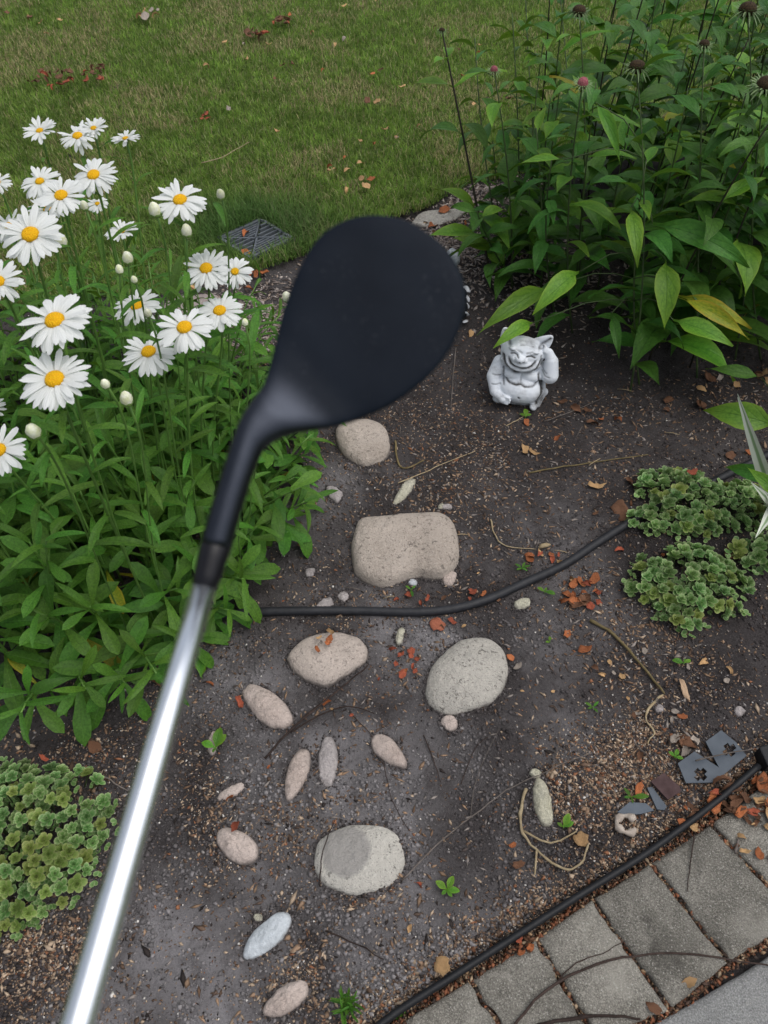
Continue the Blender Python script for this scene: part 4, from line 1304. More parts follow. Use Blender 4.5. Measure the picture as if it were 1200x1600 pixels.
# leafy stems filling the clump
cnt = 0
tries = 0
CP = gpoly([(835, 470), (880, 510), (930, 560), (1000, 590), (1100, 590), (1230, 600), (1400, 560), (1500, 380), (1200, 240), (1000, 235), (850, 300), (800, 370)])
spots = []
while len(spots) < 72 and tries < 20000:
    tries += 1
    x = random.uniform(.2, 2.2); y = random.uniform(1.6, 4.0)
    if not inpoly(np.array([x]), np.array([y]), CP)[0]: continue
    if x > .56 * (y * .643 + 1.15) + .15: continue
    if all((x - a) ** 2 + (y - b) ** 2 > .078 ** 2 for a, b in spots): spots.append((x, y))
for x, y in spots:
    h = random.uniform(.62, .95)
    left = x < .62 and y < 2.6
    if left: h *= .8
    base = Vector((x, y, sz(x, y) if y < 4 else 0))
    top = base + Vector((random.uniform(-.10, .08), random.uniform(-.08, .12), h))
    row = 'back' if y > 2.75 else ('middle' if y > 2.15 else 'front')
    third = 'left' if x < .75 else ('centre' if x < 1.15 else 'right')
    short = 'short' if h < .74 else ('tall' if h > .85 else 'mid height')
    place = f'{short} leafy coneflower stem without a head, {row} row, {third} part of the clump'
    cone_plant(place, base, top, random.randint(14, 18), None, light=.16, f0=.08,
               stem=random.choice(['cone_stem', 'cone_stem', 'dark_stem']), group=f'{short} leafy coneflower stems {row} {third}', lmin=.12, lmax=.25)
for i, (b, tp, dep) in enumerate((((790, 420), (742, 60), 2.5), ((812, 400), (800, 20), 2.5), ((830, 430), (850, 60), 2.35), ((780, 400), (770, 220), 2.6), ((845, 460), (838, 200), 2.2), ((870, 500), (862, 250), 2.1), ((805, 445), (745, 330), 2.35), ((850, 380), (820, -40), 2.7), ((900, 330), (870, -60), 2.9))):
    cone_plant(('lowest', 'outermost', 'slender', 'stubby', 'leaning', 'bushy', 'dwarf', 'rearmost', 'upright')[i] + ' leafy coneflower stem on the left fringe of the clump, near the tall dark stem', S(*b, -.004), D(*tp, dep), 13, None, light=.2, group='leafy coneflowers on the left fringe', lmin=.10, lmax=.19, f0=.12)
# bushy leaf at the right edge
rp = thing('broadleaf_plant', 'plant at the right edge reaching one broad bright green leaf over the soil', 'plant', S(1230, 690))
for (b, tb, tp, tt, wr, ms) in (((1215, 668), 1.9, (1100, 640), 1.93, .36, CLL), ((1190, 590), 2.1, (1105, 580), 2.12, .30, CL), ((1225, 760), 1.78, (1125, 722), 1.83, .3, CL), ((1235, 790), 1.7, (1165, 735), 1.75, .3, CLL)):
    B = D(*b, tb); T_ = D(*tp, tt); L = (T_ - B).length / .95
    add('leaf', random.choice(ms), rp, frame(B, (T_ - B).normalized() + Vector((0, 0, .12)), (CAM - B).normalized() + Vector((0, 0, .5)), (L * wr / .34, L, L)))
    g = S(1230, 690)
    add('petiole', tube_mesh('petiole', local([g, g.lerp(B, .5) + Vector((0, 0, .03)), B], g), .002, M['cone_stem'], 5), rp, Matrix.Translation(g))
# white striped grass like plant
wp = S(1212, 790)
sp_ = thing('striped_grass', 'tuft of narrow white edged leaves at the right edge above the green rosettes', 'plant', wp)
WB = [leaf_mesh('striped_leaf', 1, .062, BLADE_P, M['white_stripe'], .3, .35, .5 + .3 * k, .05, 0, nl=9, seed=100 + k, twist=(k - 1) * .5) for k in range(3)]
for tp, tt in (((1150, 690), 1.68), ((1152, 705), 1.62), ((1188, 700), 1.6), ((1176, 798), 1.66), ((1178, 845), 1.62), ((1215, 700), 1.6), ((1260, 740), 1.6), ((1165, 775), 1.66), ((1240, 800), 1.6)):
    T_ = D(*tp, tt); L = (T_ - wp).length * 1.06
    put_leaf(sp_, WB, wp, (T_ - wp).normalized() + Vector((0, 0, .15)), (CAM - wp).normalized(), L, wscale=1.2)

# ------------------------------------------------------------------ sedum clumps
def rosette_mesh(name, mat, seed, nlv=(5, 5, 4, 3), open_=1.0):
    rnd = random.Random(seed)
    V, F, UV = [], [], []
    tab = [(0, .30), (.3, .70), (.62, 1), (.86, .86), (1, .42)]
    for ring, nl in enumerate(nlv):
        L = (1.0, .78, .55, .34)[ring]; el_ = (.22, .62, 1.0, 1.3)[ring] * open_
        for i in range(nl):
            a = 2 * math.pi * (i + .5 * ring) / nl + rnd.uniform(-.15, .15)
            l2 = L * rnd.uniform(.85, 1.12); w2 = .80 * l2
            c, s_ = math.cos(a), math.sin(a)
            b0 = len(V)
            y = z = 0
            for k in range(5):
                v = k / 4
                an = el_ - .30 + .60 * v
                if k: y += l2 / 4 * math.cos(an); z += l2 / 4 * math.sin(an)
                w = w2 / 2 * interp(tab, v)
                for j in (-1, 0, 1):
                    dz = abs(j) * w * .42
                    X_, Y_, Z_ = j * w, y - dz * math.sin(an), z + dz * math.cos(an) + .12 * ring
                    V.append((X_ * c - Y_ * s_, X_ * s_ + Y_ * c, Z_)); UV.append(((j + 1) / 2, v))
            for k in range(4):
                for j in range(2):
                    q = b0 + k * 3 + j
                    F.append((q, q + 1, q + 4, q + 3))
    return mk(name, V, F, mat, True, UV)
RS = [rosette_mesh('rosette', M['sedum'], k, open_=.8 + .12 * k) for k in range(5)]
RY = [rosette_mesh('rosette', M['sedum_yellow'], 20 + k, open_=.9 + .15 * k) for k in range(3)]
def sedum(label, px_poly, H, rsize, sep, yellow, limit=290, low_px=None):
    poly = gpoly(px_poly)
    xs = [p[0] for p in poly]; ys = [p[1] for p in poly]
    c = Vector((sum(xs) / len(xs), sum(ys) / len(ys), 0))
    par = thing('sedum_plant', label, 'sedum', c, 'clumps of green rosettes')
    pts = []
    tr = 0
    while len(pts) < limit and tr < 9000:
        tr += 1
        x = random.uniform(min(xs), max(xs)); y = random.uniform(min(ys), max(ys))
        if not inpoly(np.array([x]), np.array([y]), poly)[0]: continue
        if all((x - a) ** 2 + (y - b) ** 2 > sep ** 2 for a, b in pts): pts.append((x, y))
    pts = [q for q in pts if float(vnoise(np.array([q[0] * 19]), np.array([q[1] * 19]), 333)[0]) > .20]
    SV, SF = [], []
    for x, y in pts:
        d = float(dpoly(np.array([x]), np.array([y]), poly)[0])
        g = sz(x, y)
        z = g + H * min(1, d / .09) ** .6 * random.uniform(.55, 1.15) + .012
        out = Vector((x - c.x, y - c.y, 0)); out = out.normalized() if out.length > 1e-4 else Vector((1, 0, 0))
        n = (Vector((0, 0, 1)) + out * (.9 * max(0, 1 - d / .10)) + Vector((random.uniform(-.3, .3), random.uniform(-.3, .3), 0))).normalized()
        yl = random.random() < yellow(x, y)
        a = random.random() * 6.28
        s_ = rsize * random.uniform(.75, 1.3)
        add('rosette', random.choice(RY if yl else RS), par, frame((x, y, z), (math.cos(a), math.sin(a), .01), n, s_))
        b = Vector((x, y, g - .003)) - out * .02
        v_, f_, _ = tube([b - c, (Vector((x, y, z)) - n * .01).lerp(b, .5) - c, Vector((x, y, z)) - c], .0016, 4, False)
        k = len(SV); SV += v_; SF += [tuple(i + k for i in f) for f in f_]
    add('stems', mk('sedum_stems', SV, SF, M['cone_stem']), par, Matrix.Translation(c))
    # lower, sparser leaves between the rosettes
    V, F, UV = [], [], []
    for q in range(len(pts) * 3):
        x, y = random.choice(pts); x += random.uniform(-.02, .02); y += random.uniform(-.02, .02)
        d = float(dpoly(np.array([x]), np.array([y]), poly)[0])
        z = sz(x, y) + H * min(1, d / .09) ** .6 * random.uniform(.3, .75)
        src = random.choice(RS)
        a = random.random() * 6.28
        Mx = frame(Vector((x, y, z)) - c, (math.cos(a), math.sin(a), 0), (random.uniform(-.4, .4), random.uniform(-.4, .4), 1), rsize * .8)
        b0 = len(V); nleaf = 15
        o_ = random.choice((0, 15, 30, 45))
        for v in range(o_, o_ + 30):
            V.append(Mx @ src.vertices[v].co); UV.append(((v % 3) / 2, (v % 15) // 3 / 4))
        for lf in range(2):
            for k in range(4):
                for j in range(2):
                    w = b0 + lf * 15 + k * 3 + j
                    F.append((w, w + 1, w + 4, w + 3))
    lo = add('lower_leaves', mk('lower_leaves', V, F, M['sedum'], True, UV), par, Matrix.Translation(c))
    lo['kind'] = 'stuff'
    return par
sedum('yellowish green rosette clump at the lower left beside the silver shaft', [(-40, 1215), (40, 1200), (90, 1195), (150, 1215), (172, 1250), (175, 1300), (150, 1345), (140, 1395), (100, 1420), (50, 1450), (0, 1475), (-80, 1480), (-180, 1420), (-160, 1280)], .075, .0150, .0175, lambda x, y: .70 if y < .42 else .18, 300)
sedum('dark green rosette clump at the right, upper one, behind the black hose', [(990, 768), (1000, 748), (1040, 742), (1085, 748), (1120, 770), (1150, 762), (1195, 775), (1212, 810), (1190, 830), (1130, 832), (1095, 845), (1060, 836), (985, 834), (978, 812), (1010, 800)], .06, .0175, .0205, lambda x, y: .08)
sedum('green rosette clump at the right, lower one, in front of the black hose', [(978, 900), (990, 880), (1030, 868), (1060, 858), (1110, 866), (1130, 890), (1165, 915), (1172, 940), (1130, 965), (1110, 962), (1080, 990), (1040, 980), (1020, 950), (985, 935)], .06, .0175, .0205, lambda x, y: .18)
sedum('small green rosette clump cut by the right edge', [(1145, 862), (1185, 845), (1250, 850), (1270, 890), (1210, 900), (1160, 890)], .05, .021, .026, lambda x, y: .1)

# ------------------------------------------------------------------ seedlings and weeds
def seedling(label, px, py, leaves, H=.02, ms=None, spread=.35):
    b = S(px, py, -.002)
    par = thing('weed_seedling', label, 'weed', b, 'weed seedlings in the soil')
    top = b + Vector((0, 0, H))
    add('stem', tube_mesh('stem', local([b, b.lerp(top, .5) + Vector((.001, 0, 0)), top], b), .0012, M['stem'], 5), par, Matrix.Translation(b))
    for ang, L in leaves:
        a = math.radians(ang)
        put_leaf(par, ms or SEED, top, (math.cos(a), math.sin(a), spread), (0, 0, 1), L)
    return par
SEED_P = [(0, .12), (.15, .25), (.45, 1), (.7, .92), (.9, .5), (1, .08)]
SEED = [leaf_mesh('seedling_leaf', 1, .5, SEED_P, M['cone_leaf_light'], .2, .3, .5 + .2 * k, .04, .03, seed=120 + k) for k in range(3)]
SEEDG = [leaf_mesh('seedling_leaf', 1, .34, SEED_P, M['daisy_leaf'], .2, .3, .5 + .2 * k, .04, .03, seed=130 + k) for k in range(3)]
seedling('bright green seedling with two broad leaves in front of a pale pink stone', 338, 1172, [(160, .032), (80, .042), (55, .034), (250, .012)], .018)
seedling('small four leaved green seedling between the whitish stone and the edging', 698, 1392, [(60, .026), (150, .026), (-60, .016), (-10, .024), (-140, .014)], .010)
seedling('tiny round leaved seedling near the pale wood chip', 1068, 1037, [(170, .028), (20, .018), (60, .012)], .010)
seedling('green leaf sprout at the foot of the crumbly elongated stone', 880, 1293, [(60, .028), (20, .022), (150, .014)], .008)
seedling('tiny weed among orange scraps just above the hose', 815, 890, [(150, .020), (60, .018), (10, .022), (-40, .016), (-150, .018)], .010, SEEDG)
seedling('tiny weed below the hose near the orange leaf heap', 850, 928, [(150, .020), (-20, .026), (60, .012)], .008)
seedling('faint tiny weed at the edge of the husks', 925, 1108, [(150, .020), (40, .018), (-60, .016), (200, .014)], .006, SEEDG)
seedling('tiny weed between the largest stone and the hose', 642, 925, [(140, .018), (40, .016), (-80, .022)], .010, SEEDG)
seedling('green sprout under the orange leaf by the broken blue plate', 985, 1247, [(190, .018), (130, .022), (-5, .034), (-90, .014)], .008, SEEDG)
seedling('tiny sprout beside the cross cut plastic plate', 1053, 1185, [(140, .016), (60, .018), (-20, .016)], .010)
seedling('single green leaf sprout beside the silver shaft', 316, 1062, [(95, .055), (80, .03)], .012)
seedling('tiny sprout at the foot of the statue', 820, 655, [(80, .030), (150, .020), (20, .02)], .010)
seedling('tiny sprout in the paver joint at the bottom edge', 625, 1592, [(60, .018), (140, .016), (0, .014)], .006)
seedling('little weed right of the pitted stone', 858, 1000 + 5, [(80, .014), (200, .012)], .006)
b = S(543, 1572, -.002)
par = thing('weed_tuft', 'feathery green weed tuft beside the edging at the bottom', 'weed', b)
FN = [leaf_mesh('tuft_leaf', 1, .14, NARROW_P, M['daisy_leaf'], .2, .4, .6 + .3 * k, .05, .1, seed=140 + k) for k in range(3)]
for i in range(46):
    a = random.random() * 6.28; el_ = random.uniform(.25, 1.3)
    put_leaf(par, FN, b + Vector((random.uniform(-.012, .012), random.uniform(-.012, .012), random.uniform(0, .022))), (math.cos(a) * math.cos(el_), math.sin(a) * math.cos(el_), math.sin(el_)), (0, 0, 1), random.uniform(.018, .036))

# ------------------------------------------------------------------ dead leaves
def dead_mesh(name, mat, seed, lobes=0, asp=.7, curl=.5, n=14):
    rnd = random.Random(seed)
    V = [(0, 0, 0)]; F = []
    ph = rnd.random() * 6
    for ringi, f in enumerate((.5, 1.0)):
        for i in range(n):
            a = 2 * math.pi * i / n
            r = 1 + (.16 * math.cos(a * lobes + ph) if lobes else 0) + rnd.uniform(-.22, .22) * f
            x, y = f * r * math.cos(a), f * r * asp * math.sin(a)
            z = curl * (x * x * .35 + .55 * y * y) + .10 * f * math.sin(3 * a + ph) + rnd.uniform(-.04, .04) * f
            V.append((x, y, z))
    for i in range(n): F.append((0, 1 + i, 1 + (i + 1) % n))
    for i in range(n): F.append((1 + i, 1 + n + i, 1 + n + (i + 1) % n, 1 + (i + 1) % n))
    # underside skin a hair below, so that the leaf has a thickness
    m = len(V)
    V += [(x, y, z - .05) for x, y, z in V]
    F += [tuple(reversed([i + m for i in f])) for f in F]
    for i in range(n): F.append((1 + n + i, 1 + n + i + m, 1 + n + (i + 1) % n + m, 1 + n + (i + 1) % n))
    return mk(name, V, F, mat, True)
def dead_leaf2(c, k):
    me = leaf_mesh('dead_leaf', 2.1, (1.0, .8, 1.25, .7)[k], [(0, .1), (.06, .12), (.15, .5), (.35, .95), (.5, 1), (.7, .8), (.88, .4), (1, .03)], M['leaf_' + c], (.55, .9, .45, 1.2)[k], (.5, .8, -.5, .9)[k], (1.4, 2.4, -1.5, 2.9)[k], .14, .07, nl=9, nw=4, seed=200 + k + len(c), twist=(.6, -.9, .4, 1.3)[k])
    for v in me.vertices: v.co.y -= .9
    return me
DEAD = {}
for c in ('orange', 'red', 'tan', 'brown', 'grey'):
    DEAD[c] = [dead_leaf2(c, k) for k in range(4)] + [dead_mesh('dead_leaf', M['leaf_' + c], 7 * k + len(c), (0, 3, 2, 0)[k], (.7, .6, .8, .42)[k], (.9, 1.2, .8, 1.6)[k]) for k in range(4)]
def dead(px, py, size_px, c, label, group=None, z=.004, lift=0, parent_z=None, var=None):
    p = G(px, py)
    t_ = (p - CAM).dot(FWD)
    s_ = size_px * t_ / FPX / 2
    p.z = (sz(p.x, p.y) if parent_z is None else parent_z) + z + lift
    a = random.random() * 6.28
    n = Vector((random.uniform(-.45, .45), random.uniform(-.45, .35), 1))
    ms = DEAD[c] if var is None else [DEAD[c][var]]
    o = add('dead_leaf', random.choice(ms), None, frame(p, (math.cos(a), math.sin(a), random.uniform(-.2, .2)), n, s_))
    return tag(o, label, 'dead leaf', group)
SING = [
    (885, 992, 20, 'orange', 'rounded orange red leaf scrap, left of two below the right rosette clump'), (913, 1017, 22, 'orange', 'pointed orange red leaf scrap, right of two below the right rosette clump'),
    (941, 1055, 15, 'tan', 'round tan leaf scrap between the pitted stone and the olive stalk'), (1100, 1033, 24, 'tan', 'pale orange tan leaf on the soil below the right rosette clump'), (510, 1100, 20, 'orange', 'orange leaf scrap lying against the dry twigs between the stones'),
    (797, 1030, 14, 'orange', 'small orange scrap touching the right side of the pitted grey stone'), (808, 1045, 20, 'grey', 'pale grey dry leaf beside the pitted grey stone'), (870, 685, 14, 'orange', 'small orange leaf scrap on bare soil below the coneflowers'),
    (820, 704, 20, 'tan', 'upright tan leaf of a pair on bare soil below the statue'), (832, 708, 18, 'tan', 'flat tan leaf of a pair on bare soil below the statue'), (822, 662, 14, 'orange', 'small orange leaf scrap just below the statue'),
    (930, 762, 26, 'tan', 'curled tan leaf lying left of the upper right rosette clump'), (1064, 776, 18, 'red', 'red leaf scrap lying on the upper right rosette clump'), (370, 1298, 20, 'red', 'orange red scrap on top of the egg shaped pink stone'), (361, 1247, 18, 'orange', 'orange scrap lying against the thin pink stone sliver'),
    (690, 1513, 26, 'tan', 'tan leaf lying across the black edging'), (1076, 1535, 28, 'tan', 'curled tan leaf lying on a grey paver'), (1020, 1575, 30, 'brown', 'rounded brown leaf in the corner between pavers and slab'), (1082, 1295, 20, 'tan', 'curled pale leaf at the upper edge of the pavers'),
    (908, 1312, 24, 'tan', 'flat yellow tan leaf in the husks near the edging'), (810, 1352, 20, 'brown', 'brown orange leaf below the curled root'), (800, 1322, 14, 'orange', 'small orange leaf just left of the curled root'), (996, 1237, 28, 'orange', 'long orange leaf lying on the sprout by the broken blue plate'),
    (238, 1062, 44, 'brown', 'long curled brown leaf under the daisies left of the shaft'), (150, 1170, 30, 'brown', 'crumpled brown leaf between the daisy plants and the left rosettes'), (330, 1072, 18, 'orange', 'small orange leaf scrap right of the silver shaft'), (376, 1100, 22, 'red', 'dark red leaf scrap left of the egg shaped stone by the twigs'),
    (92, 1212, 16, 'red', 'red leaf scrap on top of the left rosette clump'), (4, 1295, 22, 'tan', 'tan leaf on the left rosette clump at the frame edge'), (1000, 1270 - 90, 20, 'brown', 'small brown leaf among the husks below the pale bark lumps'), (640, 1452, 14, 'tan', 'narrow tan leaf on bare soil below the whitish stone'), (655, 1385, 16, 'red', 'small red scrap right of the whitish stone'), (1140, 1048, 16, 'tan', 'small tan scrap right of the pale tan leaf'),
    (895, 905, 20, 'tan', 'yellowish tan leaf just below the hose left of the orange heap'), (1065, 1120, 14, 'orange', 'small orange nut brown scrap above the plastic plates'), (970, 800, 34, 'brown', 'dark brown leaf standing where the hose meets the rosettes'), (985, 760, 30, 'brown', 'dark brown leaf at the left tip of the upper right rosettes'), (930, 760 + 45, 12, 'brown', 'small brown scrap on the soil above the hose'),
    (1140, 868, 24, 'brown', 'brown leaf in the gap between right rosette clumps'), (968, 860, 18, 'red', 'red scrap left of the lower right rosette clump'), (1140, 715, 18, 'brown', 'brown leaf at the foot of the striped tuft'), (1170, 710, 14, 'orange', 'small orange scrap below the broad bright leaf'),
    (388, 408, 20, 'orange', 'orange leaf scrap resting on the drain grate, lower one'), (385, 378, 22, 'orange', 'orange leaf scrap resting on the drain grate, upper one'), (612, 1015, 16, 'red', 'small red scrap just below the hose left of the brick chip'), (705, 973, 16, 'red', 'small red leaf scrap right of the brick chip'),
    (1062, 1290, 16, 'orange', 'small orange leaf at the paver corner near the edging'), (690, 1245 - 260, 12, 'brown', 'small brown scrap below the brick chip'), (735, 522, 18, 'tan', 'tan leaf scrap right of the club head near the black and white ornament'), (470, 745 + 110, 14, 'brown', 'small brown leaf scrap near the daisy leaf tips'), (1035, 868, 10, 'orange', 'tiny orange scrap in the lower right rosettes'), (420, 1090 + 110, 10, 'orange', 'tiny orange scrap by the pink toe stone'),
]
for px, py, s_, c, lab in SING:
    lift = 0
    if 'on top of the egg' in lab: lift = .02
    if 'upper right rosette clump' in lab and c == 'red': lift = .08
    if 'on top of the left' in lab or 'on the left rosette' in lab: lift = .085
    if 'lying across the black' in lab: lift = .022
    if 'drain grate' in lab: lift = .03
    if 'paver' in lab: lift = .022
    dead(px, py, s_, c, lab, lift=lift)
def heap(n, cx, cy, rx, ry, s0, s1, cols, label, group, lift=0.0, var=None):
    for i in range(n):
        a = random.random() * 6.28; r = math.sqrt(random.random())
        c = random.choice(cols); s_ = random.uniform(s0, s1)
        size = 'small' if s_ < s0 + (s1 - s0) * .4 else ('large' if s_ > s0 + (s1 - s0) * .75 else 'middling')
        word = {'orange': 'orange', 'red': 'brick red', 'tan': 'tan', 'brown': 'dark brown', 'grey': 'pale grey'}[c]
        dead(cx + rx * r * math.cos(a), cy + ry * r * math.sin(a), s_, c, f'{size} {word} {label}', f'{size} {word} {group}', lift=lift + random.uniform(0, .006), var=var)
heap(20, 908, 930, 34, 30, 12, 24, ('orange', 'orange', 'red', 'brown'), 'dead leaf in the heap between the hose and right rosettes', 'orange leaves heaped below the hose')
heap(9, 852, 878, 30, 16, 9, 18, ('orange', 'red', 'tan'), 'leaf scrap lying just above the hose', 'orange scraps above the hose')
heap(9, 634, 1042, 20, 26, 8, 18, ('red', 'orange', 'red'), 'leaf scrap between the pinkish and the pitted stone', 'red scraps between two stones')
heap(10, 700, 935, 110, 14, 8, 15, ('red', 'brown', 'orange'), 'scrap along the upper side of the hose', 'reddish scraps along the hose')
heap(22, 1165, 1250, 60, 36, 16, 34, ('orange', 'brown', 'red', 'brown'), 'dead leaf piled between the edging and pavers at right', 'leaves piled by the pavers', .02)
heap(12, 1185, 1300, 40, 50, 12, 26, ('orange', 'brown', 'tan'), 'leaf lying on the pavers at the right edge', 'leaves on the right pavers', .02)
heap(8, 1080, 1275, 30, 14, 10, 18, ('orange', 'brown'), 'leaf tucked along the edging above the pavers', 'leaves along the edging', .02)
heap(9, 820, 1475, 18, 26, 9, 16, ('brown', 'orange', 'red'), 'leaf in the gap between edging and paver corner', 'leaves in the paver gap', .018)
heap(12, 705, 352, 50, 22, 10, 24, ('tan', 'brown', 'orange', 'grey'), 'dry curled leaf at the lawn edge around the flat grey stone', 'dry leaves at the lawn edge')
heap(7, 300, 448, 40, 10, 9, 20, ('tan', 'brown', 'orange'), 'dry leaf at the lawn edge behind the flat pinkish stone', 'dry leaves behind the flat stone', .02)
heap(6, 400, 445, 30, 16, 8, 18, ('tan', 'brown', 'orange'), 'dry leaf on the mulch just below the drain grate', 'dry leaves below the grate', .008)
heap(30, 105, 140, 72, 13, 9, 17, ('brown', 'brown', 'brown', 'red'), 'leaf in the long scattered patch on the lawn at upper left', 'brown leaves on the upper left lawn', .043)
heap(9, 157, 122, 14, 7, 9, 15, ('brown', 'brown'), 'leaf in the small clump beside the long lawn patch', 'brown leaves in a small lawn clump', .043)
heap(13, 402, 70, 18, 7, 9, 16, ('brown', 'brown', 'brown', 'red'), 'leaf of the left heap near the top of the lawn', 'brown leaves in the left lawn heap', .043)
heap(9, 440, 49, 12, 7, 9, 15, ('brown', 'brown', 'brown', 'red'), 'leaf of the right heap near the top of the lawn', 'brown leaves in the right lawn heap', .043)
heap(7, 235, 35, 16, 8, 8, 18, ('grey', 'tan'), 'dry leaf in the small tuft high on the lawn', 'pale leaves high on the lawn', .035)
heap(4, 308, 6, 6, 8, 9, 16, ('orange', 'brown'), 'leaf at the top edge of the lawn', 'leaves at the top edge', .035)
heap(6, 315, 200, 26, 12, 7, 13, ('red', 'brown'), 'leaf in the loose row on the middle lawn', 'brown leaves on the middle lawn', .03)
heap(10, 560, 285, 50, 30, 8, 16, ('tan', 'tan', 'orange'), 'leaf scattered on the lawn above the club head', 'tan leaves above the club head', .03)
heap(36, 580, 140, 260, 130, 6, 13, ('tan', 'tan', 'brown', 'grey', 'orange'), 'dry leaf scattered over the upper lawn', 'tiny leaves on the lawn', .04)
heap(6, 50, 60, 60, 40, 6, 12, ('tan', 'brown'), 'dry leaf scattered at the upper left of the lawn', 'tiny leaves upper left', .03)
heap(12, 980, 640, 130, 24, 10, 22, ('brown', 'brown', 'orange'), 'dead leaf in the shade under the coneflowers', 'brown leaves under the coneflowers')
heap(8, 1150, 600, 60, 26, 12, 26, ('brown', 'tan', 'grey'), 'dry leaf on the shaded soil at the right edge', 'dry leaves at the right edge')
heap(14, 640, 1010, 330, 130, 5, 9, ('orange', 'red', 'tan'), 'leaf crumb on the bare soil', 'tiny orange crumbs')
heap(14, 1030, 1060, 110, 70, 8, 16, ('grey', 'grey', 'brown', 'tan'), 'dry flake on the soil below the right rosettes', 'pale flakes below the rosettes')
heap(9, 1060, 1160, 24, 20, 16, 30, ('grey', 'grey', 'brown'), 'bark lump above the cross cut plates', 'bark lumps above the plates')
heap(6, 510, 1020, 18, 22, 8, 16, ('tan', 'orange', 'grey'), 'dry debris lying on the pinkish grey stone', 'debris on the pinkish stone', .03)
tag(add('brick_chip', dead_mesh('brick_chip', M['brick'], 3, 0, .8, .1), None, frame(S(683, 978, .006), (1, .3, 0), (0, 0, 1), .019)), 'orange red brick chip just below the middle of the hose', 'brick chip')
tag(add('wood_chip', dead_mesh('wood_chip', M['wood'], 4, 0, .22, .2), None, frame(S(1070, 1080, .006), (.98, .22, 0), (0, -.2, 1), .030)), 'pale splintered wood chip on the soil above the plastic plates', 'wood chip')
# white curled ring
rp_ = S(977, 1290, .010)
ring_pts = []
for i in range(15):
    a = 2 * math.pi * i / 16 + .4
    ring_pts.append(Vector((.018 * math.cos(a), .016 * math.sin(a), .003 * math.sin(2 * a))))
tag(add('bark_ring', tube_mesh('bark_ring', ring_pts, [.006 + .003 * math.sin(i * 1.7) for i in range(15)], M['leaf_grey'], 8), None, Matrix.Translation(rp_)), 'pale whitish curled ring of bark beside the broken blue plate', 'bark ring')
tag(add('seed_pod', tube_mesh('seed_pod', [(-.016, -.004, .0), (-.008, -.001, .004), (.004, .002, .004), (.014, .005, .001)], [.003, .006, .006, .002], M['straw'], 8), None, Matrix.Translation(S(851, 856, .006))), 'pale tan seed pod at the end of a thin curved root', 'seed pod')

# ------------------------------------------------------------------ twigs and roots
def twig(label, pxs, r, mat, lift=.004, branches=(), name='twig', lifts=None):
    pts = [S(px, py, lift if lifts is None else lifts[i]) for i, (px, py) in enumerate(pxs)]
    pts = smooth_line(pts, 4)
    loc = pts[0].copy()
    for i, p in enumerate(pts):
        p += Vector((mnoise.noise(p * 60), mnoise.noise(p * 60 + Vector((9, 9, 9))), mnoise.noise(p * 50 + Vector((5, 2, 1))) * .6)) * (.004 if name == 'root' else .0028)
    n = len(pts)
    o = add(name, tube_mesh(name, local(pts, loc), [r * (1 - .5 * i / n) * (1 + (.55 if name == 'root' else .25) * mnoise.noise(pts[i] * 90)) for i in range(n)], M[mat], 7), None, Matrix.Translation(loc))
    tag(o, label, name)
    for b in branches:
        q = smooth_line([S(px, py, lift) for px, py in b], 3)
        add('side_branch', tube_mesh('side_branch', local(q, q[0]), [r * .7 * (1 - .5 * i / len(q)) for i in range(len(q))], M[mat], 5), o, Matrix.Translation(q[0]))
    return o
twig('dark branched dry twig between the pinkish stone and the egg shaped stone', [(415, 1190), (450, 1150), (490, 1112), (530, 1082), (576, 1044)], .0028, 'twig_dark', .010, [[(455, 1148), (500, 1120), (545, 1108), (585, 1118)], [(470, 1130), (520, 1090), (545, 1070)]])
twig('thin dark twig running down right of the toe stones', [(545, 1115), (580, 1150), (600, 1200), (612, 1250), (640, 1300)], .0011, 'twig_dark')
twig('long pale grey twig crossing the bare soil towards the crumbly stone', [(628, 1378), (680, 1325), (735, 1278), (790, 1238), (840, 1213), (890, 1190), (925, 1178)], .0016, 'twig_grey', .008, [[(735, 1275), (740, 1235), (755, 1190), (780, 1140)], [(860, 1205), (872, 1165), (875, 1125)]])
twig('thin forked dark twig lying over the whitish pitted stone', [(500, 1385), (503, 1352), (512, 1318), (524, 1285)], .0014, 'twig_dark', lifts=[.006, .026, .026, .012])
twig('olive brown thick dead stalk below the right rosettes', [(920, 972), (960, 995), (1000, 1040), (1037, 1086)], .0045, 'olive_stem', .006)
twig('long straw coloured stalk on bare soil below the statue', [(825, 742), (880, 730), (940, 722), (1012, 712)], .0024, 'olive_stem', .005)
twig('pale straw above the largest stone', [(622, 760), (655, 745), (690, 728), (742, 709)], .0016, 'straw', .006)
twig('curved thin pale root right of the largest stone', [(766, 815), (772, 838), (790, 856), (838, 858)], .0022, 'straw', .004)
twig('curled pale vine root beside the crumbly elongated stone', [(822, 1235), (812, 1275), (818, 1305), (845, 1335), (880, 1360), (905, 1352), (918, 1320)], .0034, 'straw', .008, [[(818, 1300), (860, 1318), (900, 1300)], [(838, 1330), (835, 1368)]], name='root')
twig('dark arched twig across the pavers', [(800, 1606), (850, 1550), (930, 1508), (1010, 1492), (1090, 1494), (1215, 1512)], .0026, 'twig_dark', .028)
twig('thick dark twig at the bottom edge on the pavers', [(840, 1604), (900, 1590), (960, 1588), (1000, 1594)], .0034, 'twig_dark', .028)
twig('thin dark straight twig on the upper right paver', [(1083, 1305), (1078, 1350), (1072, 1395)], .0014, 'twig_dark', .026)
twig('thin dark arc twig on the middle paver', [(870, 1535), (900, 1505), (940, 1490), (975, 1470)], .0012, 'twig_dark', .026)
twig('pale splinter on the far right paver', [(1148, 1335), (1152, 1312)], .0030, 'twig_grey', .028)
